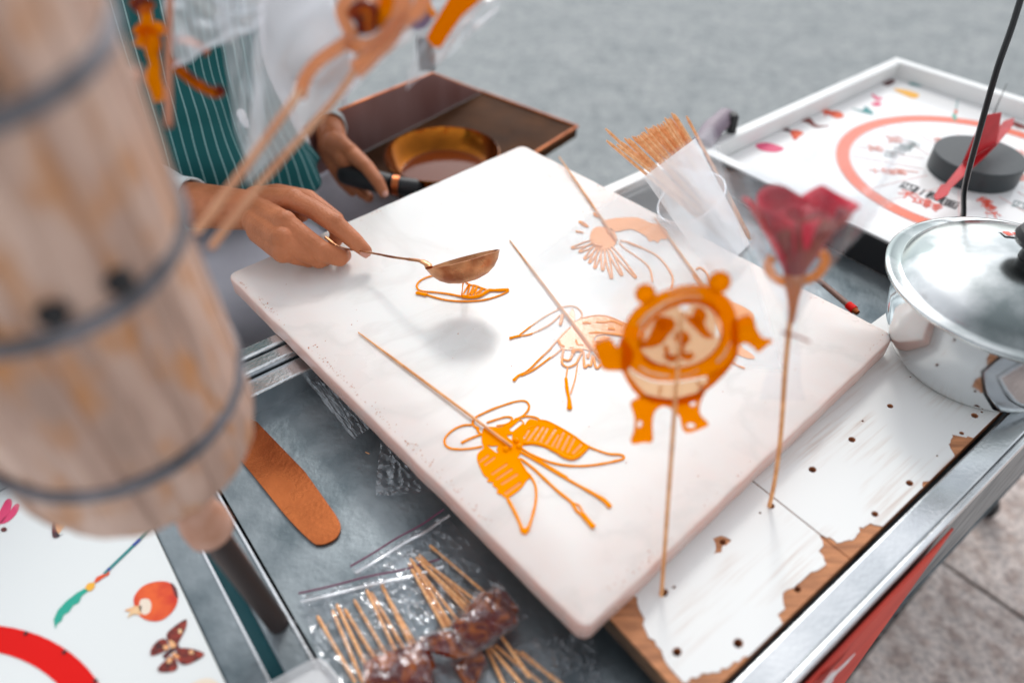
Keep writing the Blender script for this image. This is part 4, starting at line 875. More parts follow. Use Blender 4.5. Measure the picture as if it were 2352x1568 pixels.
# left hand on the pan handle
k2 = K_TOP
def lz(x, y, z): return at(*k2(x, y), z)
lh = MB(); el_l = at(762, 165, -.02)
chain(lh, [el_l, lz(1255, 700, -.028), lz(1310, 850, -.034)], [.040, .029, .024])
capsule(lh, lz(1325, 900, -.042), lz(1400, 985, -.045), .026, .019)
chain(lh, [lz(1310, 860, -.036), lz(1430, 950, -.034), lz(1530, 1035, -.036), lz(1600, 1130, -.048), lz(1632, 1195, -.058)], [.020, .0135, .0112, .0102, .0082])
chain(lh, [lz(1300, 880, -.04), lz(1370, 980, -.045), lz(1430, 1090, -.075), lz(1500, 1200, -.092)], [.019, .0128, .0105, .0085])
chain(lh, [lz(1290, 900, -.045), lz(1340, 1010, -.055), lz(1430, 1130, -.090), lz(1540, 1225, -.098)], [.019, .012, .010, .0082])
chain(lh, [lz(1285, 920, -.05), lz(1320, 1030, -.06), lz(1380, 1130, -.095), lz(1440, 1190, -.10)], [.017, .0108, .009, .0075])
chain(lh, [lz(1320, 880, -.03), lz(1420, 930, -.028), lz(1500, 1000, -.05), lz(1520, 1090, -.06)], [.017, .0125, .011, .009])
lv, lf = remeshed(lh, .0022, 4, .5)
# trunk, head, legs (largely outside the picture)
TC = V(-.505, .985, 0); FW = V(.33, -.944, 0).normalized(); SD = V(0, 0, 1).cross(FW) * -1      # SD points to his right hand side of the picture's left
SD = V(-FW.y, FW.x, 0)                                                                          # picture right
def bpt(s, f, z): return TC + SD * s + FW * f + V(0, 0, z)
sh_l, sh_r = bpt(.185, -.02, .31), bpt(-.185, -.02, .31)
body = MB()
for s in (-.07, 0, .07):
    capsule(body, bpt(s, -.04, -.22), bpt(s, 0, .05), .12, .105); capsule(body, bpt(s, 0, .05), bpt(s, -.02, .27), .105, .10)
capsule(body, sh_l, sh_r, .055, .055); capsule(body, bpt(0, -.02, .30), bpt(0, .01, .42), .062, .055)
capsule(body, bpt(0, .03, .50), bpt(0, .02, .575), .078, .092); capsule(body, bpt(0, .075, .485), bpt(0, .06, .50), .04, .05)
capsule(body, bpt(0, .118, .53), bpt(0, .108, .555), .012, .008)
for s in (-.095, .095): capsule(body, bpt(s, .02, .54), bpt(s * 1.02, .01, .565), .012, .014)
chain(body, [sh_r, bpt(-.21, .06, .12), elbow_r], [.052, .045, .036]); chain(body, [sh_l, bpt(.22, .02, .14), el_l], [.052, .045, .040])
for s in (-.1, .1):
    chain(body, [bpt(s, -.02, -.24), bpt(s * 1.35, .20, -.27), bpt(s * 1.35, .19, GZ + .10)], [.085, .062, .042]); capsule(body, bpt(s * 1.35, .18, GZ + .05), bpt(s * 1.35, .29, GZ + .035), .042, .032)
bv, bf_ = remeshed(body, .012, 4, .5)
person = thing('person', 'seated vendor in a teal pinstriped apron pouring sugar from a spoon', 'person', bpt(0, -.05, GZ))
mb = MB(); mb.add(bv, bf_); mb.add(hv, hf); mb.add(lv, lf); bo = mb.build('body', M_SKIN, person, ang=180)
# fingernails
def nail(c, ax, up, w, l, name='fingernail'):
    ax = ax.normalized(); up = (up - ax * up.dot(ax)).normalized(); sd_ = ax.cross(up); mb = MB()
    def fn(u, v):
        x = (u - .5) * 2; y = (v - .5) * 2; rr_ = math.sqrt(max(0, 1 - (abs(y) ** 3)))
        return c + sd_ * (x * w / 2 * (.55 + .45 * rr_)) + ax * (y * l / 2) + up * (-.35 * w * x * x * .8 - .0004 * y * y)
    mb.grid(fn, 8, 8); return mb.build(name, M_PAD, bo, solid=.0005)
P = [hz(*q) for q in fin['index']]; ax = P[4] - P[3]; tocam = (CAMP - P[4]).normalized()
nail(P[4] + (tocam * .97 - XI * .12 - YI * .10).normalized() * .0079 + ax.normalized() * .001, ax, tocam, .0112, .0125)
P = [lz(1600, 1130, -.048), lz(1632, 1195, -.058)]; nail(P[1] + (CAMP - P[1]).normalized() * .0082 + XI * .001, P[1] - P[0], CAMP - P[1], .010, .012)
# clothes
M_SHIRT = pmat('white_shirt', (.70, .72, .74), .85, col2=(.60, .63, .66), nscale=18, bump=.5, bscale=60)
def ribs():
    mt = pmat('knitted_cuff', (.70, .75, .75), .9); t = mt.node_tree; b = t.nodes['Principled BSDF']; tc = t.nodes.new('ShaderNodeTexCoord')
    wv = t.nodes.new('ShaderNodeTexWave'); wv.inputs['Scale'].default_value = 130; wv.inputs['Distortion'].default_value = 1.5; wv.bands_direction = 'Z'
    t.links.new(tc.outputs['Object'], wv.inputs['Vector']); bp = t.nodes.new('ShaderNodeBump'); bp.inputs['Strength'].default_value = .8; bp.inputs['Distance'].default_value = .0015
    t.links.new(wv.outputs['Fac'], bp.inputs['Height']); t.links.new(bp.outputs[0], b.inputs['Normal']); return mt
M_CUFF = ribs()
sh = MB()
for s in (-.07, 0, .07):
    capsule(sh, bpt(s, -.04, -.22), bpt(s, 0, .05), .130, .117); capsule(sh, bpt(s, 0, .05), bpt(s, -.02, .27), .117, .112)
capsule(sh, sh_l, sh_r, .068, .068)
cr_ = hz(-120, 600, .022); chain(sh, [sh_r, bpt(-.21, .06, .12), elbow_r, cr_], [.064, .057, .048, .040])
cl_ = lz(1240, 660, -.028); chain(sh, [sh_l, bpt(.22, .02, .14), el_l, cl_], [.064, .057, .050, .037])
sv_, sf_ = remeshed(sh, .009, 4, .5)
sv_ = [v + V(rnoise(v, 14, 1), rnoise(v, 14, 2), rnoise(v, 14, 3)) * .012 for v in sv_]
mb = MB(); mb.add(sv_, sf_); shirt = mb.build('shirt', M_SHIRT, person, ang=180)
def cuff(a, b, r0, r1, nm='cuff'):
    d = (b - a).normalized(); L = (b - a).length
    mb = MB(); mb.lathe([(r0, 0), (r0 * 1.03, L * .3), (r1 * 1.06, L * .7), (r1 * 1.02, L), (r1 * .93, L), (r1 * .92, L * .7), (r0 * .9, 0)], a, 40, d, closed=True); return mb.build(nm, M_CUFF, shirt, ang=180)
cuff(hz(-260, 590, .02), hz(215, 630, .028), .045, .0325); cuff(lz(1215, 620, -.027), lz(1292, 800, -.031), .040, .030)
# apron with pin stripes: one draped sheet
def apron_mat():
    mt = pmat('teal_pinstripe', (.0, .055, .062), .8); t = mt.node_tree; b = t.nodes['Principled BSDF']; b.inputs['Base Color'].default_value = (0, .06, .07, 1)
    uvn = t.nodes.new('ShaderNodeUVMap'); sp2 = t.nodes.new('ShaderNodeSeparateXYZ'); t.links.new(uvn.outputs[0], sp2.inputs[0])
    def M(op, a, bb=0):
        n = t.nodes.new('ShaderNodeMath'); n.operation = op
        for i, x in enumerate((a, bb)):
            if isinstance(x, (int, float)): n.inputs[i].default_value = x
            else: t.links.new(x, n.inputs[i])
        return n.outputs[0]
    fr = M('FRACT', M('MULTIPLY', sp2.outputs[0], 1 / .0115)); st = M('LESS_THAN', fr, .13)
    wv = M('GREATER_THAN', M('FRACT', M('MULTIPLY', sp2.outputs[1], 1 / .0016)), .12)
    mx = t.nodes.new('ShaderNodeMix'); mx.data_type = 'RGBA'; mx.inputs[6].default_value = (.0, .085, .09, 1); mx.inputs[7].default_value = (.24, .42, .42, 1)
    t.links.new(M('MULTIPLY', st, wv), mx.inputs[0]); t.links.new(mx.outputs[2], b.inputs['Base Color']); return mt
M_APR = apron_mat()
NU, NV = 90, 70; vs, uv = [], []
for j in range(NV + 1):
    v = j / NV; z = .30 - v * .335
    for i in range(NU + 1):
        u = i / NU; a = (u - .5) * rad(172); sx, sf = .200, .150
        flare = max(0, (v - .62) / .38)
        hem = .030 * math.cos((u - .35) * 7) * v
        fold = .007 * math.sin(u * 30 + 2.5 * v + 1.5 * math.sin(v * 5)) * (.35 + v) + .012 * rnoise((u * 3, v * 3, 0), 1.6, 4)
        sx2 = sx * (1 - .12 * math.sin(v * math.pi)); r = 1 + flare * .04
        p = bpt(math.sin(a) * (sx2 * r + fold), math.cos(a) * (sf * r + fold) - .0 + flare * .03, z + hem * .5)
        vs.append(p); uv.append((a * .17 + .02 * v * math.sin(u * 3), z))
mb = MB(); mb.add(vs, [(j * (NU + 1) + i, j * (NU + 1) + i + 1, (j + 1) * (NU + 1) + i + 1, (j + 1) * (NU + 1) + i) for j in range(NV) for i in range(NU)])
mb.build('apron', M_APR, person, ang=180, uv=uv, solid=.0018)
for s in (-1, 1):
    mb = MB(); mb.tube(spline([bpt(s * .12, .10, .30), bpt(s * .10, .06, .37), bpt(s * .06, -.03, .40)], 6), .010, 8, flat=.2); mb.build('apron_strap', M_APR, person)
M_TROU = pmat('white_trousers', (.66, .66, .72), .85, col2=(.56, .55, .62), nscale=10, bump=.4, bscale=40)
tr_ = MB()
kn = {-.1: at(540, 640, -.19), .1: at(835, 470, -.19)}
for s in (-.1, .1): chain(tr_, [bpt(s, -.04, -.22), kn[s], V(kn[s].x, kn[s].y + .03, GZ + .14)], [.11, .088, .060])
capsule(tr_, bpt(-.11, .14, -.17), bpt(.10, .14, -.17), .095, .095)
tv, tf = remeshed(tr_, .011, 4, .5); tv = [v + V(rnoise(v, 10, 5), rnoise(v, 10, 6), rnoise(v, 10, 7)) * .02 for v in tv]
mb = MB(); mb.add(tv, tf); mb.build('trousers', M_TROU, person, ang=180)
M_HAIR = pmat('black_hair', (.012, .010, .009), .5, bump=.8, bscale=160)
hr = MB(); capsule(hr, bpt(0, .0, .56), bpt(0, .012, .59), .094, .096); mb = MB(); vv_, ff_ = remeshed(hr, .01, 2)
mb.add(vv_, ff_); mb.build('hair', M_HAIR, person, ang=180)
for s in (-.135, .135):
    sm = MB(); capsule(sm, bpt(s, .17, GZ + .055), bpt(s, .29, GZ + .045), .052, .042); vv_, ff_ = remeshed(sm, .008, 2); mb = MB(); mb.add(vv_, ff_); mb.build('shoe', M_BLACK, person, ang=180)
for s in (-.034, .034):
    mb = MB(); capsule(mb, bpt(s, .098, .555), bpt(s, .099, .5555), .011, .011); mb.build('eye', pmat('eye_white', (.75, .74, .72), .2), person); mb = MB(); capsule(mb, bpt(s, .106, .555), bpt(s, .1065, .555), .0052, .0052); mb.build('pupil', M_BLACK, person)
    mb = MB(); mb.tube([bpt(s - .016, .104, .574), bpt(s, .108, .578), bpt(s + .016, .104, .574)], .0025, 6); mb.build('eyebrow', M_HAIR, person)
mb = MB(); mb.tube([bpt(-.02, .112, .505), bpt(0, .118, .503), bpt(.02, .112, .505)], [.002, .005, .002], 8); mb.build('lips', pmat('lips', (.42, .13, .10), .4), person)
# stool
st = thing('stool', 'dark stool under the seated vendor behind the cart', 'stool', bpt(0, -.08, GZ))
mb = MB(); mb.lathe([(0, -.40), (.15, -.40), (.155, -.39), (.155, -.36), (.15, -.35), (0, -.35)], bpt(0, -.09, 0), 32); mb.build('seat', M_BLACK, st)
for a in range(4):
    an = a * math.pi / 2 + .4; mb = MB(); mb.tube([bpt(.09 * math.cos(an), -.09 + .09 * math.sin(an), -.40), bpt(.15 * math.cos(an), -.09 + .15 * math.sin(an), GZ)], .012, 8); mb.build('leg', M_BLACK, st)
# ------------------------------------------------------------------ COPPER BOX with the sugar pan
ZX = -.10
cb = thing('copper_stove_box', 'dark copper sheet metal stove box with a raised back wall behind the slab', 'stove', at(1080, 330, ZX))
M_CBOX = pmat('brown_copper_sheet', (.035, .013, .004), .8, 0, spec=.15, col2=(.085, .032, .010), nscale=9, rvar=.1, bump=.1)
M_CWALL = pmat('copper_sheet_reflection', (.30, .16, .15), .35, .7, col2=(.42, .27, .26), nscale=7, stretch=(2, 2, .5), bump=.1)  # pinkish reflection on the back wall, put into the metal's colour
r_c = at(1326, 292, ZX); t_c = at(1106, 212, ZX); 
l_c = at(790, 372, ZX)                          # along the foot of the back wall
n_c = r_c + (l_c - t_c)                          # near left corner, under the slab
def up_(p, h): return p + V(0, 0, h)
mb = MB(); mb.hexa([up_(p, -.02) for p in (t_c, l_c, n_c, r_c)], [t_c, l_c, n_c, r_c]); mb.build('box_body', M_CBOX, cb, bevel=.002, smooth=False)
wl = onplane(735, 270, t_c, ((l_c - t_c).cross(V(0, 0, 1))).normalized()); wt = onplane(993, 168, t_c, ((l_c - t_c).cross(V(0, 0, 1))).normalized())
nb = ((l_c - t_c).cross(V(0, 0, 1))).normalized()
if nb.dot(n_c - t_c) > 0: nb = -nb
l2 = l_c + (l_c - t_c) * .25; t3 = t_c; 
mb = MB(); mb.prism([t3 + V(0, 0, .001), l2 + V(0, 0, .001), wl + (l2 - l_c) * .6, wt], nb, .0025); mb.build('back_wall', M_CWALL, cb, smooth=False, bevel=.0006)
ed = MB(); ed.tube([t_c + V(0, 0, .001), r_c + V(0, 0, .001), n_c + V(0, 0, .001)], .003, 8); ed.tube([t_c + V(0, 0, .001), wt, wl], .0022, 8); ed.build('folded_edge', M_COPPER, cb)
blk = at(977, 178, ZX); mb = MB(); mb.box(blk + V(.0, .06, .03), (.035, .04, .07)); 
dk = mb.build('corner_block', M_BGREY, cb, bevel=.006)
pan = thing('copper_pan', 'golden copper frying pan of melting sugar held by its black handle in the stove box', 'pan', at(1015, 400, ZX))
PC = at(1015, 352, -.062); pc2 = V(PC.x, PC.y, 0); prad = (at(1150, 340, -.062) - PC).length * .97
M_GOLD = pmat('golden_pan', (.13, .035, .004), .16, .9, col2=(.42, .13, .010), nscale=8, rvar=.08, bump=.1)
mb = MB(); mb.lathe([(0, -.0985), (prad * .70, -.0985), (prad * .86, -.088), (prad * .985, -.068), (prad * 1.0, -.0615), (prad * .985, -.0605), (prad * .965, -.066), (prad * .84, -.0865), (prad * .68, -.096), (0, -.096)], pc2, 64); mb.build('pan_body', M_GOLD, pan, ang=60)
mb = MB(); mb.lathe([(prad * .74, -.0925), (prad * .6, -.0918), (0, -.0915)], pc2, 40); mb.build('molten_sugar', M_POOL, pan)
hd0 = ray(955, 432, 1.10); hd1 = ray(900, 425, 1.10); hd2 = ray(783, 398, 1.13)
mb = MB(); mb.tube([pc2 + V(0, 0, -.075) + (hd0 - PC).normalized() * prad * .95 * 1, hd0, hd1], [.006, .014, .0145], 12); mb.build('handle_neck', M_BLACK, pan)
mb = MB(); mb.tube([hd1.lerp(hd0, .05), hd1.lerp(hd0, .32)], [.0160, .0160], 16); mb.build('copper_band', M_COPPER, pan)
mb = MB(); mb.tube(spline([hd1, hd1.lerp(hd2, .3), hd1.lerp(hd2, .7), hd2], 4), [.0155, .016, .0165, .0168, .0170, .0172, .0172, .0172, .017, .017, .0165, .015, .011], 16); mb.build('handle', M_BLACK, pan)
M_PURP = pmat('purple_grey', (.16, .12, .16), .5, col2=(.24, .19, .23), nscale=20)
o_ = ray(1625, 318, 1.12); mb = MB(); mb.tube([ray(1612, 330, 1.10), ray(1640, 292, 1.12), ray(1672, 262, 1.14)], [.016, .018, .016], 14, flat=.6)
hg = thing('handle_grip', 'purple grey rounded grip with a black end sticking up behind the white rim', 'handle', ray(1612, 330, 1.10)); mb.build('grip', M_PURP, hg)
mb = MB(); mb.box(ray(1682, 285, 1.13), (.012, .02, .035)); mb.build('grip_end', M_BLACK, hg, bevel=.003)

# ------------------------------------------------------------------ CUP WITH SKEWERS
tips = [(45, 240), (55, 340), (140, 372), (205, 320), (240, 325), (270, 305), (292, 308), (315, 300), (350, 275), (365, 268), (380, 230), (398, 262), (415, 240), (445, 215), (462, 222), (480, 205), (510, 200), (530, 182), (545, 150), (570, 160), (585, 148), (600, 108), (622, 118), (640, 150), (725, 135), (175, 350), (335, 290), (430, 232), (560, 175), (655, 175)]
def bamboo_fresh(): return pmat('fresh_bamboo', (.74, .33, .12), .5, col2=(.92, .52, .26), nscale=120, ramp=(.35, .6))
M_FB = bamboo_fresh()
proto = None
for i, (x, y) in enumerate(tips):
    t = (x - 45) / 680
    a = at(*K_CUP(x, y), .10 + .012 * R.uniform(-1, 1)); b = at(1675 + 45 * t + R.uniform(-8, 8), 560 - 25 * t + R.uniform(-12, 12), -.055 + R.uniform(-.004, .006))
    L = (b - a).length
    if proto is None:
        mb = MB(); mb.tube([V(0, 0, 0), V(0, 0, .008), V(0, 0, .26)], [.0008, .0019, .0019], 8); me = bpy.data.meshes.new('bamboo_skewer')
        me.from_pydata([tuple(v) for v in mb.v], [], mb.f); smooth_by_angle(me); me.materials.append(M_FB); proto = bpy.data.objects.new('bamboo_skewer', me); o = proto
    else: o = proto.copy()
    link(o); o.location = a; o.rotation_euler = (b - a).to_track_quat('Z', 'Y').to_euler(); o.scale = (1, 1, L / .26)
    lab = 'bare bamboo skewer in the dense bunch leaning in the clear cup'
    if (x, y) == (725, 135): lab = 'bare bamboo skewer standing apart at the right of the bunch in the clear cup'
    if (x, y) == (45, 240): lab = 'bare bamboo skewer sticking out highest at the left of the bunch in the cup'
    tag(o, lab, 'skewer', 'bare skewers leaning in the clear cup')
cup = thing('clear_cup', 'clear plastic cup and frosted sleeve holding a bunch of bare bamboo skewers', 'cup', at(1640, 560, ZT))
ca_ = ray(1560, 395, .86); cbm = at(1650, 590, ZT + .002); cax = (ca_ - cbm).normalized()
Lc = (ca_ - cbm).length
mb = MB(); Lc *= .72; mb.lathe([(0, .0), (.034, .0), (.036, .004), (.043, Lc - .003), (.044, Lc), (.0425, Lc), (.0345, .005), (0, .004)], cbm, 48, cax); mb.build('cup_body', M_FILM, cup)
mb = MB(); mb.lathe([(.0428, Lc - .001), (.0446, Lc - .0005), (.0446, Lc + .0008), (.0428, Lc + .0008)], cbm, 48, cax, closed=True); mb.build('cup_rim', M_FILM, cup)
q0, q1, q2, q3 = ray(1478, 407, .80), ray(1597, 318, .82), ray(1722, 560, .84), ray(1640, 640, .82)
def slv(u, v):
    p = q0.lerp(q1, u).lerp(q3.lerp(q2, u), v); nz_ = (CAMP - p).normalized(); return p + nz_ * (.022 * math.sin(math.pi * u) + .002 * rnoise((u * 4, v * 3, 0), 1.5))
mb = MB(); mb.grid(slv, 30, 30); mb.build('frosted_sleeve', M_SLEEVE, cup, ang=180)
# red ended stick
ls = thing('red_tipped_stick', 'short brown stick with a red band lying on the cart beside the slab and pot', 'stick', at(1935, 690, ZT))
a, b = at(1905, 664, -.045), at(1948, 700, -.045)
mb = MB(); mb.tube([a - (b - a) * .9, a, b], [.0035, .0035, .0038], 10); mb.build('shaft', pmat('brown_shaft', (.22, .12, .09), .4), ls)
mb = MB(); mb.tube([b, b + (b - a) * .32], [.0050, .0052], 12); mb.build('red_band', M_RED, ls); mb = MB(); mb.tube([b + (b - a) * .32, b + (b - a) * .5], [.0042, .003], 12); mb.build('tip', M_COPPER, ls)

# ------------------------------------------------------------------ PANDA LOLLIPOP
pb0 = at(1518, 1360, ZB - .012); pt1 = at(1563, 800, .17)
sdir = (pt1 - at(1518, 1360, ZB)).normalized()
nrm = XI.cross(sdir).normalized()
if nrm.dot(CAMP - pt1) < 0: nrm = -nrm
pl = thing('panda_lollipop', 'bright orange sugar panda lollipop standing upright in a hole of the board', 'lollipop', at(1518, 1360, ZB))
k = K_PAN; PO = at(1518, 1360, ZB)
def pp(x, y, d=0): return onplane(*k(x, y), PO + nrm * d, nrm)
def pfill(name, pts, mat, d, th, holes=(), sp=True, n=4, par=None, bev=.0006):
    w = [pp(x, y, d) for x, y in pts]
    if sp: w = spline(w, n, True)
    mb = MB(); mb.prism(w, nrm, th, [[pp(x, y, d) for x, y in h] for h in holes]); return mb.build(name, mat, par or pl, smooth=False, bevel=bev)
def oval(cx_, cy_, rx, ry, rot=0, n=14):
    return [(cx_ + rx * math.cos(2 * math.pi * i / n) * math.cos(rot) - ry * math.sin(2 * math.pi * i / n) * math.sin(rot), cy_ + rx * math.cos(2 * math.pi * i / n) * math.sin(rot) + ry * math.sin(2 * math.pi * i / n) * math.cos(rot)) for i in range(n)]
def pline2(pts, r, mat=None, d=.001, closed=False, par=None, name='sugar_line'):
    w = spline([pp(x, y, d) for x, y in pts], 6, closed)
    if closed: w.append(w[0])
    rs = [r * .001 * (1 + .18 * rnoise(p, 90, 2)) for p in w]
    mb = MB(); mb.tube(w, rs, 8, flat=.55, up=nrm); return mb.build(name, mat or M_LOLLY, par or pl)
bodyo = [(250, 640), (300, 500), (430, 370), (600, 260), (760, 215), (920, 215), (1070, 270), (1150, 370), (1190, 500), (1200, 640), (1180, 780), (1100, 920), (980, 1030), (880, 1110), (700, 1150), (500, 1150), (380, 1110), (290, 990), (240, 860), (235, 740)]
FH = oval(725, 612, 345, 268, -.2, 28)
gaps = [[(365, 530), (450, 430), (600, 330), (760, 285), (900, 290), (900, 312), (760, 308), (615, 355), (470, 450), (385, 540)],
        [(390, 865), (480, 912), (600, 935), (640, 935), (640, 962), (560, 958), (450, 928), (380, 880)],
        [(700, 945), (800, 925), (870, 890), (880, 905), (800, 945), (700, 962)],
        [(1010, 830), (1070, 770), (1130, 660), (1145, 680), (1090, 790), (1030, 850)],
        [(620, 262), (760, 235), (880, 238), (880, 252), (760, 252), (630, 280)]]
ringo = [(243, 720), (255, 580), (320, 450), (430, 350), (600, 258), (760, 214), (920, 216), (1070, 275), (1155, 380), (1192, 520), (1196, 660), (1165, 790), (1090, 885), (960, 940), (800, 972), (640, 990), (500, 980), (380, 930), (285, 850)]
pfill('sugar_ring', ringo, M_LOLLY, .0008, .0026, holes=[FH] + gaps)
for g in gaps: pfill('thin_gap', g, M_LTHIN, 0, .0008, sp=False, bev=0)
pfill('face_sheet', oval(725, 612, 352, 274, -.2, 24), M_LTHIN, -.0008, .0009, holes=[oval(415, 600, 28, 55, .5), oval(755, 385, 48, 34, .5), oval(1035, 560, 22, 80, .15)])
pline2([(400, 700), (425, 570), (520, 450), (660, 372), (820, 338), (950, 362), (1040, 450)], 1.5)
pline2([(420, 790), (500, 850), (620, 865)], 1.3)
pfill('belly', [(262, 860), (380, 945), (500, 995), (640, 1005), (800, 987), (960, 955), (1110, 880), (1010, 990), (900, 1090), (700, 1145), (520, 1145), (400, 1110), (310, 1010)], M_LTHIN, .0004, .0010)
pfill('belly_edge', [(243, 760), (285, 860), (300, 930), (350, 1000), (400, 1060), (450, 1110), (400, 1125), (330, 1060), (270, 960), (240, 880)], M_LOLLY, .0012, .0024)
pfill('belly_edge', [(1196, 680), (1190, 780), (1130, 880), (1040, 980), (920, 1080), (860, 1110), (880, 1060), (950, 1000), (950, 950), (1080, 880), (1150, 800)], M_LOLLY, .0012, .0024)
for cx_, cy_, r_ in ((435, 275, 88), (1040, 180, 96)):
    vs = []; 
    c = pp(cx_, cy_, .0015); rr_ = (pp(cx_ + r_, cy_, .0015) - c).length
    mb = MB(); mb.lathe([(0, -.0016), (rr_ * .95, -.0014), (rr_, 0), (rr_ * .93, .0018), (rr_ * .6, .0030), (0, .0034)], c, 32, nrm); mb.build('ear', M_LOLLY, pl)
pfill('arm', [(250, 640), (210, 720), (170, 660), (130, 650), (20, 690), (40, 780), (90, 890), (210, 905), (300, 890), (340, 760)], M_LOLLY, .0018, .003)
pfill('arm', [(1150, 520), (1210, 480), (1290, 450), (1330, 500), (1350, 570), (1400, 640), (1480, 660), (1430, 700), (1360, 755), (1320, 720), (1260, 680), (1220, 690), (1150, 690)], M_LOLLY, .0018, .003)
pfill('leg', [(320, 1200), (330, 1165), (420, 1120), (560, 1130), (680, 1160), (675, 1230), (620, 1200), (560, 1200), (510, 1250), (495, 1340), (495, 1480), (420, 1490), (322, 1498), (345, 1400), (350, 1300)], M_LOLLY, .0018, .003, holes=[oval(392, 1345, 20, 34)])
pfill('leg', [(680, 1160), (780, 1130), (900, 1100), (880, 1190), (890, 1270), (955, 1340), (900, 1375), (800, 1410), (745, 1390), (720, 1290), (685, 1240)], M_LOLLY, .0018, .003, holes=[oval(828, 1180, 30, 24), oval(810, 1358, 40, 26, .2)])
pfill('crotch_bridge', [(420, 1100), (640, 1140), (900, 1080), (900, 1120), (780, 1175), (640, 1180), (480, 1160)], M_LOLLY, .0014, .002)
pfill('eye_patch', [(500, 560), (530, 480), (600, 465), (670, 490), (680, 550), (620, 620), (560, 690), (450, 720), (375, 705), (450, 660)], M_LOLLY, .0020, .0026)
pfill('eye_patch', [(760, 450), (820, 470), (850, 400), (900, 395), (940, 450), (920, 520), (960, 590), (1000, 630), (920, 635), (840, 560), (780, 500)], M_LOLLY, .0020, .0026)
pline2([(550, 530), (575, 500), (610, 510), (605, 550), (570, 560)], 1.2, d=.003, closed=True, name='eye_ring'); pline2([(835, 480), (860, 500), (875, 530)], 1.6, d=.003, name='eye_ring')
pfill('nose', oval(740, 640, 62, 55), M_LOLLY, .0020, .0026)
pline2([(740, 640), (735, 760)], 1.8); pline2([(600, 775), (650, 805), (730, 775), (790, 795), (815, 760)], 2.3, name='mouth')
pline2([(600, 700), (620, 780), (660, 830)], 1.4); pline2([(560, 1030), (550, 1100)], 1.2, M_LTHIN)
pline2([(860, 1000), (900, 1040), (890, 1080)], 1.4, M_LTHIN)
tp_ = pp(732, 430, .0065); eb_ = PO + nrm * .002; skewer(pl, tp_, eb_ + (eb_ - tp_).normalized() * .012, .0009, .0016)
w0 = -.006
def wr_(u, v):
    cs = [(-540, 0), (980, -1100), (1500, 700), (700, 1250)]        # film corners around the figure, picture crop pixels
    a = (cs[0][0] * (1 - u) + cs[1][0] * u, cs[0][1] * (1 - u) + cs[1][1] * u); b = (-430 * (1 - u) + 1560 * u, 780 * (1 - u) + 900 * u)
    x = a[0] * (1 - v) + b[0] * v; y = a[1] * (1 - v) + b[1] * v
    return pp(x, y, w0 - .003 + .0035 * rnoise((u * 3, v * 3, 1), 1.3) - .008 * math.sin(u * 3.1) * math.sin(v * 3.1))

# ------------------------------------------------------------------ ROSE LOLLIPOP IN CELLOPHANE
M_ROSE = pmat('crimson_candy', (.74, .0, .035), .5, col2=(.34, .0, .02), nscale=30, spec=.3)
M_ROSE2 = pmat('dark_rose_candy', (.20, .0, .012), .5, col2=(.30, .035, .008), nscale=45, spec=.3)
rb = at(1770, 1163, ZB); rt = at(1824, 650, .205); 
rs_ = thing('rose_lollipop', 'crimson rose shaped candy wrapped in clear cellophane on a stick in the board', 'lollipop', rb)
rax = (rt - rb).normalized(); rax2 = (ray(1832, 430, (CAMP - rt).length * .93) - rt).normalized()
up1 = (rax * .7 + YI * .5).normalized(); rx_ = (XI - up1 * XI.dot(up1)).normalized(); ry_ = up1.cross(rx_)
HR = .064
def petal(a0, wd, h0, h1, rb_, rt_, wav, seed, mat, nm='petal', tipk=0):
    mb = MB()
    def fn(u, v):
        an = a0 + (u - .5) * wd; t = v; r = rb_ + (rt_ - rb_) * t ** 1.25; edge = 1 - .10 * abs(u - .5) ** 2 * 4
        h = h0 + (h1 - h0) * t * edge + wav * math.sin(u * 7 + seed) * t ** 3; r += (.0045 * math.sin(u * 9 + seed * 2) + .006 * tipk * (abs(u - .5) * 2) ** 2) * t ** 3
        return rt + up1 * h + rx_ * (math.cos(an) * r) + ry_ * (math.sin(an) * r)
    mb.grid(fn, 16, 12); return mb.build(nm, mat, rs_, ang=180, solid=.0011)
for i, (a0, wd, h0, h1, rb_, rt_, wv, mt_) in enumerate(((-2.4, 1.9, 0, .052, .004, .026, .004, M_ROSE), (-1.0, 1.9, 0, .050, .004, .029, .004, M_ROSE2), (.3, 1.7, 0, .056, .004, .032, .005, M_ROSE), (1.7, 1.9, 0, .058, .004, .027, .004, M_ROSE), (3.0, 1.6, 0, .055, .004, .030, .004, M_ROSE),
                                        (-1.7, 1.6, .002, .040, .005, .020, .003, M_ROSE2), (.9, 2.2, .01, .050, .004, .016, .003, M_ROSE), (2.6, 2.2, .01, .048, .004, .012, .003, M_ROSE), (-.4, 2.0, .01, .046, .003, .009, .002, M_ROSE))):
    petal(a0, wd, h0, h1, rb_, rt_, wv, i * 1.3, mt_, tipk=1 if i in (2, 4) else 0)
for s, q in ((-1, .012), (1, .014)):
    mb = MB(); base = rt + up1 * .004 + rx_ * (s * q)
    mb.tube(spline([rt + up1 * .0, base, base + up1 * .010 + rx_ * s * .006, base + up1 * .016 + rx_ * s * .003], 5), .0032, 8); mb.build('calyx', M_LOLLY, rs_)
mb = MB(); mb.lathe([(0, -.030), (.0016, -.028), (.004, -.010), (.0075, .004), (.006, .012), (0, .014)], rt, 16, up1); mb.build('candy_stem', sugar_mat('stem_candy', (.75, .22, .04), (.9, .3, .05), .3, .1), rs_)
mb = MB(); mb.tube(spline([rt - rax * .01, rt.lerp(rb, .3), rt.lerp(rb, .62) + XI * .002, rt.lerp(rb, .85) + XI * .0012, rb - V(0, 0, .012)], 6), .0019, 8); mb.build('stick', M_BAM, rs_)
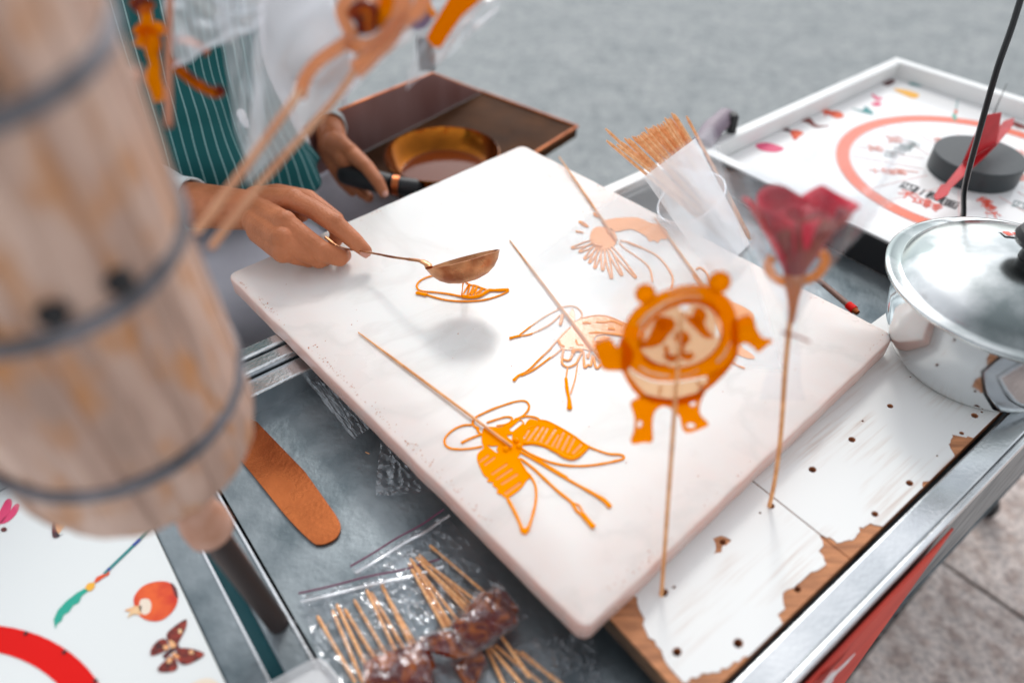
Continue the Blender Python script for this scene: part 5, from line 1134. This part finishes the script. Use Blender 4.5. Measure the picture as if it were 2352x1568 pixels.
def cello(a0, a1, r0, r1, h0, h1, seed, nm='cellophane'):
    mb = MB(); 
    def fn(u, v):
        an = a0 + (a1 - a0) * u; h = h0 + (h1 - h0) * v; r = r0 + (r1 - r0) * v ** 1.2
        w = 1 + .16 * math.sin(an * 5 + seed) * v + (.35 * max(0, math.cos(an - 2.6)) * v * v if seed == 1 else 0) + .10 * rnoise((an * 1.5, v * 3, seed), 1.5)
        h += .014 * math.sin(an * 2 + seed) * v ** 2
        return rt + up1 * h + rx_ * (math.cos(an) * r * w) + ry_ * (math.sin(an) * r * w)
    mb.grid(fn, 60, 24); return mb.build(nm, M_CEL, rs_, ang=180)
M_CEL = film_mat('outer_cellophane', .02, .015, rough=.08, bump=.7, bs=40, edge=.30); cello(0, 2 * math.pi, .004, .060, -.028, .080, 1); M_CEL = film_mat('inner_cellophane', .0, .0, rough=.06, bump=.4, bs=50, edge=.08); cello(0, 2 * math.pi, .0035, .040, -.026, .066, 4)
tie_h = -.034
mb = MB()
def skirt(u, v):
    an = 2 * math.pi * u; d = v * .085; r = .0035 + .0100 * v; c = rt - rax * (.022 + d)
    w = 1 + .3 * math.sin(an * 4) * v + .15 * rnoise((an, v * 3, 2), 1.5)
    return c + XI * (math.cos(an) * r * w) + ZI * (math.sin(an) * r * w * .6)
mb.grid(skirt, 48, 20); mb.build('cellophane_skirt', M_CEL, rs_, ang=180)
tc_ = ray(1822, 768, (rt.lerp(rb, .25) - CAMP).dot(-ZI))
mb = MB(); mb.tube(spline([ray(1800, 762, .445), ray(1812, 768, .440), ray(1826, 770, .440), ray(1840, 776, .442), ray(1858, 784, .445)], 5), .0016, 6, flat=.5); mb.build('twist_tie', M_COPPER, rs_)

# ------------------------------------------------------------------ SPATULA
spt = [at(560, 965, ZT + .003), at(642, 1005, ZT + .003), at(700, 1082, ZT + .003), at(745, 1145, ZT + .003), at(776, 1190, ZT + .003), at(782, 1215, ZT + .003), at(768, 1238, ZT + .003), at(735, 1250, ZT + .003), at(712, 1240, ZT + .003), at(660, 1188, ZT + .003), at(605, 1120, ZT + .003), at(556, 1060, ZT + .003), at(505, 1000, ZT + .003)]
spt = [at(500, 930, ZT + .003), at(590, 968, ZT + .003), at(606, 985, ZT + .003)] + spt[2:]
spt = spt[:3] + spline(spt[3:-2], 5) + spt[-2:]; M_SPT = pmat('spatula_copper', (.17, .034, .009), .26, .85, col2=(.50, .15, .045), nscale=9, rvar=.1, bump=.12, bscale=260, ramp=(.3, .72))
mb = MB(); mb.prism(spt, V(0, 0, 1), .0022); o = mb.build('copper_spatula', M_SPT, bevel=.0008, smooth=False)
tag(o, 'flat copper scraper with a rounded end lying on the grey tray', 'scraper')
mb = MB(); a = at(840, 1038, ZT + .0005); mb.tube([a, a + V(.004, -.002, 0)], .0005, 5); o = mb.build('wood_splinter', M_BAM); tag(o, 'tiny pale wood splinter lying alone on the grey tray', 'splinter')

# ------------------------------------------------------------------ BAGS
def film_quad(name, label, corners, z, amp, nu=50, nv=50, mat=M_FILM2, seed=0, lift=None, group=None, cat='bag'):
    cs = [at(*c, z) for c in corners]
    def fn(u, v):
        p = cs[0].lerp(cs[1], u).lerp(cs[3].lerp(cs[2], u), v)
        e = math.sin(math.pi * min(1, max(0, u))) * math.sin(math.pi * v)
        n1 = abs(rnoise((u * 3, v * 3, seed), 2.0, seed)); n2 = abs(rnoise((u * 9, v * 7, seed), 1.4, seed + 1)); n3 = abs(rnoise((u * 20, v * 17, seed), 1.2, seed + 2))
        h = amp * ((1 - n1 * 1.6) * .8 + (1 - n2 * 1.8) * .38 + (1 - n3 * 2) * .07) * (.35 + .65 * e)
        if lift: h += lift(u, v)
        j = .0016 * rnoise((u * 6, v * 6, 9), 1.3, seed)
        return p + V(j, -j, max(.0004, h))
    root = thing(name, label, cat, cs[0].lerp(cs[2], .5), group)
    mb = MB(); mb.grid(fn, nu, nv); mb.build('film', mat, root, ang=180)
    root['_'] = 0; del root['_']
    return root, cs, fn
GB = 'clear zip bags on the cart tray'
zt1 = ZT + .0005
b1, c1_, f1_ = film_quad('zip_bag', 'front clear zip bag with a purple zip line over nine separate skewers', [(690, 1372), (1012, 1296), (1150, 1600), (800, 1720)], zt1, .009, 80, 80, seed=3, group=GB)
b2, c2_, f2_ = film_quad('zip_bag', 'rear clear zip bag reaching under the slab over a fanned bunch of skewers', [(808, 1310), (1022, 1182), (1215, 1420), (1010, 1560)], zt1 + .001, .008, 80, 80, seed=8, group=GB)
b3, c3_, f3_ = film_quad('clear_bag', 'crinkled clear bag by the near corner of the slab over a few skewers', [(1125, 1500), (1350, 1440), (1400, 1600), (1200, 1720)], zt1, .016, 70, 70, seed=5, group=GB)
b4, _, _ = film_quad('clear_bag_scrap', 'small crumpled strip of clear film under the slab edge beside the far rim', [(690, 858), (760, 880), (850, 985), (812, 1010)], zt1 + .004, .006, 40, 40, seed=11)
b5, _, _ = film_quad('clear_bag_scrap', 'square corner of a clear bag poking out under the middle of the slab edge', [(875, 1010), (960, 1040), (1050, 1130), (862, 1140)], zt1 + .002, .006, 50, 50, seed=12)
M_PZIP = pmat('purple_zip', (.20, .06, .11), .4)
M_ZW = film_mat('zip_ridge', .45, .3, rough=.2)
for par, a, b in ((b1, c1_[0], c1_[1]), (b2, c2_[0], c2_[1])):
    dn = (c1_[3] - c1_[0]).normalized() if par is b1 else (c2_[3] - c2_[0]).normalized()
    pts = [a.lerp(b, i / 12) + V(0, 0, .0075 + .0012 * math.sin(i * 1.1)) + dn * (.001 * math.sin(i)) for i in range(13)]
    mb = MB(); mb.tube(pts, .0008, 6); mb.build('zip_line', M_PZIP, par)
    mb = MB(); mb.tube([p + dn * .0085 for p in pts], .0016, 6, flat=.6); mb.build('zip_ridge', M_ZW, par)
GS1 = 'skewers inside the front zip bag'; GS2 = 'fanned skewers inside the rear zip bag'; GS3 = 'skewers in the crinkled bag by the slab corner'
first = None
def place_skewer(a, b, label, group):
    global first
    L = (b - a).length
    if first is None:
        mb = MB(); mb.tube([V(0, 0, 0), V(0, 0, .003), V(0, 0, .14)], [.0010, .0015, .0015], 8); me = bpy.data.meshes.new('lollipop_stick')
        me.from_pydata([tuple(v) for v in mb.v], [], mb.f); smooth_by_angle(me); me.materials.append(M_FB); first = bpy.data.objects.new('lollipop_stick', me); o = first
    else: o = first.copy()
    link(o); o.location = a; o.rotation_euler = (b - a).to_track_quat('Z', 'Y').to_euler(); o.scale = (1, 1, L / .14); tag(o, label, 'stick', group)
kb = K_BAG
for x0, y0, x1, y1, z in ((165, 925, 460, 1440, 0), (280, 880, 520, 1445, .001), (315, 835, 600, 1430, .003), (375, 870, 665, 1340, .001), (450, 800, 770, 1345, 0), (545, 720, 830, 1320, .002), (580, 740, 900, 1290, 0), (662, 680, 930, 1240, .002), (700, 760, 990, 1260, .001)):
    nth = ('first', 'second', 'third', 'fourth', 'fifth', 'sixth', 'seventh', 'eighth', 'last')[sum(1 for q in scn.objects if q.get('group') == GS1)]
    place_skewer(at(*kb(x0, y0), ZT + .003 + z), at(*kb(x1, y1), ZT + .004 + z), nth + ' bamboo stick from the left under the film of the front zip bag', GS1)
for x0, y0, x1, y1, z in ((872, 520, 1180, 1010, .002), (885, 480, 1200, 1000, .004), (900, 500, 1290, 1010, .003), (930, 470, 1330, 900, .004), (950, 450, 1400, 880, .003), (960, 480, 1450, 850, .005), (975, 520, 1380, 900, .006), (895, 560, 1150, 1020, .005)):
    place_skewer(at(*kb(x0, y0), ZT + .003 + z), at(*kb(x1, y1), ZT + .004 + z), 'bamboo stick of the fanned bunch in the rear zip bag', GS2)
place_skewer(at(*kb(1035, 378), ZT + .004), at(*kb(1560, 830), ZT + .008), 'single bamboo stick lying apart to the right in the rear zip bag', GS2)
for x0, y0, x1, y1, z in ((1480, 1180, 1620, 1480, .003), (1500, 1160, 1760, 1470, .006), (1540, 1150, 1900, 1450, .004), (1590, 1080, 1810, 1400, .010), (1690, 1190, 2060, 1450, .003), (1740, 1200, 2100, 1500, .006)):
    place_skewer(at(*kb(x0, y0), ZT + .003 + z), at(*kb(x1, y1), ZT + .004 + z), 'bamboo stick among those in the crinkled bag by the slab corner', GS3)
# amber wrapped candies lying on the bags
def candy(name, label, pts, rs, z, lobes=()):
    root = thing(name, label, 'candy', at(*kb(*pts[0]), ZT), 'dark amber candies on the zip bags')
    w = [at(*kb(*p), z + .006 * i / len(pts)) for i, p in enumerate(pts)]; w2 = spline(w, 6); rr_ = []
    for i in range(len(w2)):
        t = i / (len(w2) - 1) * (len(rs) - 1); j = min(int(t), len(rs) - 2); rr_.append((rs[j] + (rs[j + 1] - rs[j]) * (t - j)) * (1 + .30 * rnoise(w2[i], 95, 4)))
    mb = MB(); mb.tube(w2, rr_, 20, flat=.34, up=V(0, 0, 1)); mb.v = [tuple(Vector(v) + V(rnoise(v, 70, 1), rnoise(v, 70, 2), rnoise(v, 70, 3) * .5) * .005) for v in mb.v]; mb.build('candy_body', M_AMBER, root, sub=1)
    rr2 = [r * 1.12 + .0010 for r in rr_]
    mb = MB(); n = 40
    mb.tube([p + V(0, 0, .0010) for p in w2], rr2, n, flat=.46, up=V(0, 0, 1), cap=False)
    mb.v = [tuple(Vector(v) + V(rnoise(v, 70, 1), rnoise(v, 70, 2), rnoise(v, 70, 3) * .5) * .005 + V(0, 0, 1) * (.0042 * abs(rnoise(v, 150, 6))) + XI * .0016 * rnoise(v, 120, 7)) for v in mb.v]
    mb.build('wrapper', M_WRAP, root, ang=180, sub=1); return root
candy('amber_candy', 'dark amber candy bar wrapped in clear film nearest the slab', [(1250, 1110), (1400, 990), (1530, 880), (1640, 770)], [.013, .016, .017, .013], ZT + .022)
candy('amber_candy', 'broad orange brown candy lobe in clear film between the two zip bags', [(1180, 1240), (1200, 1150), (1230, 1060)], [.012, .020, .011], ZT + .016)
candy('amber_candy', 'dark amber candy wrapped in film at the bottom edge of the picture', [(560, 1500), (800, 1400), (980, 1260), (1060, 1230)], [.020, .020, .016, .010], ZT + .014)
candy('amber_candy', 'small dark brown candy piece poking out under the amber candy bar', [(1270, 1400), (1350, 1320), (1430, 1240)], [.008, .010, .008], ZT + .008)
# clear container at the bottom edge
bx = thing('plastic_container', 'clear plastic container corner with a white lid at the bottom edge of the picture', 'container', at(690, 1600, -.05))
cs = [at(590, 1580, -.035), at(735, 1500, -.035), at(790, 1570, -.035), at(700, 1700, -.035)]
rc = []
for i in range(4):
    c, a, b = cs[i], cs[i - 1], cs[(i + 1) % 4]; da, db = (a - c).normalized() * .010, (b - c).normalized() * .010
    for q in range(5): t = q / 4; rc.append((c + da) * (1 - t) ** 2 + c * 2 * t * (1 - t) + (c + db) * t ** 2)
cen = sum(rc, V(0, 0, 0)) / len(rc)
mb = MB(); mb.hexa([V(p.x, p.y, ZT + .001) for p in rc], rc); mb.build('container_body', M_HAZY, bx, smooth=False, bevel=.001)
mb = MB(); mb.hexa([cen + (p - cen) * .7 + V(0, 0, -.016) for p in rc], [cen + (p - cen) * .7 + V(0, 0, -.004) for p in rc]); mb.build('white_lid', M_WHITE, bx, smooth=False, bevel=.001)

# ------------------------------------------------------------------ BUNDLE STAND (very near the camera)
def bundle_mat():
    mt = bpy.data.materials.new('weathered_sheath'); mt.use_nodes = True; t = mt.node_tree; b = t.nodes['Principled BSDF']; b.inputs['Roughness'].default_value = .75
    uvn = t.nodes.new('ShaderNodeUVMap'); mp = t.nodes.new('ShaderNodeMapping'); mp.inputs['Scale'].default_value = (3.2, .7, 1); t.links.new(uvn.outputs[0], mp.inputs[0])
    nz = t.nodes.new('ShaderNodeTexNoise'); nz.inputs['Scale'].default_value = 1.0; nz.inputs['Detail'].default_value = 6; t.links.new(mp.outputs[0], nz.inputs['Vector'])
    cr = t.nodes.new('ShaderNodeValToRGB'); e = cr.color_ramp.elements; e[0].position = .34; e[0].color = (.38, .25, .195, 1); e[1].position = .70; e[1].color = (.68, .49, .40, 1)
    m_ = cr.color_ramp.elements.new(.48); m_.color = (.50, .33, .26, 1); t.links.new(nz.outputs['Fac'], cr.inputs[0])
    mp2 = t.nodes.new('ShaderNodeMapping'); mp2.inputs['Scale'].default_value = (3, 1.5, 1); mp2.inputs['Location'].default_value = (4, 2, 0); t.links.new(uvn.outputs[0], mp2.inputs[0])
    n2 = t.nodes.new('ShaderNodeTexNoise'); n2.inputs['Scale'].default_value = 1.3; t.links.new(mp2.outputs[0], n2.inputs['Vector'])
    r2 = t.nodes.new('ShaderNodeMapRange'); r2.inputs[1].default_value = .5; r2.inputs[2].default_value = .7; t.links.new(n2.outputs['Fac'], r2.inputs[0])
    mx = t.nodes.new('ShaderNodeMix'); mx.data_type = 'RGBA'; mx.inputs[7].default_value = (.52, .24, .10, 1); t.links.new(cr.outputs[0], mx.inputs[6]); t.links.new(r2.outputs[0], mx.inputs[0])
    t.links.new(mx.outputs[2], b.inputs['Base Color']); return mt
M_BUN = bundle_mat()
foot = at(640, 1432, -.052); bb = at(318, 1000, .175); tt_ = at(-225, 60, .42)
bun = thing('straw_bundle_stand', 'tan sheathed bundle bound with grey wire hoops on a dark pole in the foreground', 'stand', foot)
bax = (tt_ - bb).normalized(); BL = (tt_ - bb).length * 1.35
bx_ = (XI - bax * XI.dot(bax)).normalized(); by_ = bax.cross(bx_)
def brad(h):
    t = h / .3
    return .0665 - .008 * smin(t, 0, 1.3)
def bpos(an, h, k=1.0):
    r = brad(h) * k; return bb + bax * h + bx_ * (math.cos(an) * r) + by_ * (math.sin(an) * r)
NS = 22; staves = []
for i in range(NS):
    a0 = 2 * math.pi * i / NS; a1 = 2 * math.pi * (i + 1.12) / NS; off = R.uniform(-.0015, .0015); e0 = R.uniform(-.008, .010)
    vs, uv, fs = [], [], []; nu, nv = 6, 30
    for j in range(nv + 1):
        v = j / nv; h = e0 - .03 + (BL + .03) * v
        for q in range(nu + 1):
            u = q / nu; an = a0 + (a1 - a0) * u; bulge = math.sin(math.pi * u) * .0004
            tuck = smin((h + .035) / .05, 0, 1); kk_ = .62 + .38 * math.sin(tuck * math.pi / 2)
            r = (brad(h) + off + bulge + .0012 * rnoise((an * 3, h * 20, 1), 1)) * kk_
            vs.append(bb + bax * h + bx_ * (math.cos(an) * r) + by_ * (math.sin(an) * r)); uv.append((an, h * 12 + i * .37))
    for j in range(nv):
        for q in range(nu): fs.append((j * (nu + 1) + q, j * (nu + 1) + q + 1, (j + 1) * (nu + 1) + q + 1, (j + 1) * (nu + 1) + q))
    mb = MB(); mb.add(vs, fs); mb.build('sheath_strip', M_BUN, bun, ang=180, uv=uv, solid=.002)
mb = MB(); mb.lathe([(0, -.018), (.040, -.016), (.052, .01), (.050, BL - .02), (0, BL - .015)], bb, 24, bax); mb.build('core', pmat('straw_core', (.22, .13, .08), .9), bun)
M_WIRE = pmat('grey_wire', (.10, .10, .11), .6, .2, col2=(.24, .23, .25), nscale=40)
hoops = [.050, .156, .243]
for h in hoops:
    mb = MB(); ring = [bpos(2 * math.pi * i / 64, h + .002 * math.sin(i * .2), 1.045) for i in range(65)]; mb.tube(ring, .0022, 8, cap=False)
    ring = [bpos(2 * math.pi * i / 64, h + .0042 + .002 * math.sin(i * .2), 1.045) for i in range(65)]; mb.tube(ring, .0020, 8, cap=False); mb.build('wire_hoop', M_WIRE, bun)
for h, ans in ((.168, (-.55, -.95, -1.35, -1.75, -2.1)), (.255, (-.75, -1.15, -1.9))):
    for an in ans:
        c = bpos(an, h, 1.03); d = (c - (bb + bax * h)).normalized(); mb = MB(); mb.lathe([(0, 0), (.0058, 0), (.0058, .002), (.0042, .0050), (0, .006)], c, 12, d); mb.build('nail_head', M_BLACK, bun)
pole_top = bb + bax * .02
mb = MB(); mb.tube([foot, foot.lerp(pole_top, .5), foot.lerp(pole_top, .62), pole_top], [.0085, .0095, .0105, .011], 14); mb.build('pole', pmat('dark_pole', (.03, .02, .018), .5), bun)
pj_ = foot.lerp(pole_top, .56); pd = (pole_top - foot).normalized()
mb = MB(); mb.lathe([(.012, -.012), (.0155, -.008), (.016, .004), (.014, .016), (.011, .03)], pj_, 20, pd); mb.build('pole_collar', pmat('pale_wood', (.42, .20, .12), .6, col2=(.55, .32, .24), nscale=60), bun)

# ------------------------------------------------------------------ SUGAR FIGURES STUCK IN THE BUNDLE
M_NEAR = M_LOLLY
def rpt(x, y, d): return ray(*K_TOP(x, y), d)
def rtube(par, name, pts, r, d, mat, n=6, flat=.6, wob=.12):
    w = spline([rpt(p[0], p[1], p[2] if len(p) > 2 else d) for p in pts], n); rs = [r * (1 + wob * rnoise(p, 60, 3)) for p in w]
    mb = MB(); mb.tube(w, rs, 10, flat=flat, up=ZI); return mb.build(name, mat, par)
M_NS = pmat('pale_stick', (.55, .25, .13), .6, col2=(.68, .38, .22), nscale=40)
dg = thing('dragon_lollipop', 'large pale orange looped sugar figure in hazy film on two sticks above the hand', 'lollipop', rpt(520, 1400, .40))
rtube(dg, 'stick', [(470, 1440, .385), (800, 1000, .40), (1120, 560, .415)], .0023, 0, M_NS, flat=1); rtube(dg, 'stick', [(560, 1535, .395), (900, 1100, .41), (1300, 650, .425), (1450, 440, .43)], .0021, 0, M_NS, flat=1)
M_NTH = sugar_mat('near_thin_sugar', (.85, .36, .14), (1, .6, .35), .45, .35, gloss=.08)
rtube(dg, 'sugar_loop', [(1110, 600), (1150, 480), (1230, 380), (1360, 290), (1430, 230), (1400, 160), (1370, 80), (1400, 0), (1460, -60)], .0042, .42, M_NTH)
rtube(dg, 'sugar_loop', [(1450, 440), (1500, 400), (1560, 340), (1640, 270), (1700, 170), (1740, 60), (1760, -60)], .0055, .42, M_NTH)
rtube(dg, 'sugar_loop', [(1400, 250), (1500, 290), (1600, 260), (1680, 180), (1760, 130), (1850, 60), (1880, -40)], .0048, .42, M_NTH)
rtube(dg, 'sugar_loop', [(1440, 120), (1500, 60), (1560, 90), (1540, 150), (1470, 150)], .0060, .42, M_AMBER)
rtube(dg, 'sugar_loop', [(1580, 150), (1640, 60), (1660, -20)], .0045, .42, M_NEAR)
rtube(dg, 'sugar_scroll', [(1480, -60), (1520, 10), (1590, 20), (1650, -40)], .0045, .425, M_NTH)
db = thing('orange_sugar_bar', 'thick saturated orange sugar strip hanging at the top of the picture', 'lollipop', rpt(1960, 250, .47))
mb = MB(); w = [rpt(*p) for p in ((1895, 235, .47), (1935, 285, .47), (1985, 290, .47), (2030, 215, .47), (2110, 100, .47), (2200, 20, .47), (2280, -60, .47), (2330, -200, .47), (2150, -200, .47), (2060, -60, .47), (1990, 60, .47), (1930, 160, .47))]
mb.prism(w, ZI, .003); mb.build('sugar_strip', sugar_mat('deep_orange_sugar', (.85, .20, .0), (1, .3, .0), .15, 0, gloss=0), db, bevel=.001, smooth=False)
rtube(db, 'sugar_curl', [(1890, -60), (1900, 10), (1925, 70), (1950, 100)], .0022, .47, M_NEAR)
mb = MB(); w = [rpt(*p) for p in ((1770, 130, .475), (1850, 60, .475), (1900, 60, .475), (1930, 120, .475), (1890, 170, .475), (1820, 185, .475))]; mb.prism(w, ZI, .001)
mb.build('purple_print', pmat('purple_film_print', (.18, .13, .22), .5), db, smooth=False)
rtube(db, 'stick', [(2240, -150, .47), (2500, -500, .48)], .002, 0, M_NS, flat=1)
lf = thing('left_sugar_figure', 'knobbly amber sugar figure with a curved tail beside the foreground bundle', 'lollipop', rpt(300, 700, .40))
rtube(lf, 'stick', [(312, -120, .43), (300, 300, .42), (298, 560, .41), (300, 780, .40)], .0021, 0, pmat('brown_stick', (.36, .12, .05), .5), flat=1)
for pts, r in (([(150, 60), (165, 110), (150, 170), (140, 240), (130, 290)], .0045), ([(190, 180), (205, 260), (200, 330), (215, 400), (205, 480), (230, 560), (250, 620)], .0050), ([(100, 180), (140, 200), (180, 190), (230, 170), (250, 210)], .0042)):
    rtube(lf, 'sugar_body', pts, r, .46, M_NEAR, wob=.5)
rtube(lf, 'sugar_tail', [(330, 380), (380, 440), (450, 500), (530, 550), (600, 575), (632, 540)], .0034, .46, M_AMBER); rtube(lf, 'sugar_tail', [(345, 425), (420, 490), (500, 545), (590, 580)], .0024, .458, M_NEAR)
rtube(lf, 'sugar_crest', [(340, 260), (380, 240), (440, 260), (500, 290), (540, 330)], .0045, .46, M_AMBER, wob=.6); rtube(lf, 'sugar_crest', [(350, 250), (420, 255), (500, 290)], .0022, .458, M_NEAR, wob=.6)
rtube(lf, 'sugar_crest', [(90, 0), (110, 40), (150, 40), (170, 0)], .005, .455, M_AMBER, wob=.5)
stub = thing('brown_sugar_stub', 'blurred reddish brown sugar drop stuck on the edge of the foreground bundle', 'candy', rpt(30, 650, .33))
w = spline([rpt(*p) for p in ((110, 440, .335), (70, 520, .33), (20, 640, .325))], 5); mb = MB(); mb.tube(w, [.0028 + .0035 * i / len(w) for i in range(len(w))], 12); mb.build('drop', pmat('brown_sugar', (.30, .08, .02), .4), stub)
# hazy film bags over those figures
def nearfilm(par, corners, d, seed, mat):
    cs = [rpt(x, y, d) for x, y in corners]
    def fn(u, v):
        p = cs[0].lerp(cs[1], u).lerp(cs[3].lerp(cs[2], u), v); return p + ZI * (.006 * rnoise((u * 3, v * 3, seed), 1.4, seed)) + XI * .002 * rnoise((u * 5, v * 5, seed), 1.2)
    mb = MB(); mb.grid(fn, 30, 30); mb.build('film_bag', mat, par, ang=180)
M_NF = film_mat('near_film', .30, .10, tint=(.95, .95, .98), rough=.35, bump=.2, bs=20)
nearfilm(dg, [(880, -200), (1900, -200), (1800, 250), (760, 1150)], .435, 2, M_NF)
nearfilm(lf, [(240, -120), (900, -120), (900, 160), (330, 420)], .45, 4, M_NF)
nearfilm(lf, [(560, -100), (900, -100), (880, 900), (760, 1000)], .455, 6, film_mat('near_film_light', .18, .08, rough=.3, bs=20))
nearfilm(db, [(1900, -200), (2352, -160), (2330, 100), (1780, 560)], .48, 7, film_mat('near_film_pale', .16, .10, rough=.35, bs=20))
mb = MB(); mb.grid(wr_, 40, 40); mb.build('wrapper', film_mat('panda_film_veil', .20, .07, rough=.3, bump=.1, bs=18), pl, ang=180)  # white share paints the veil of bright sky reflected in the film
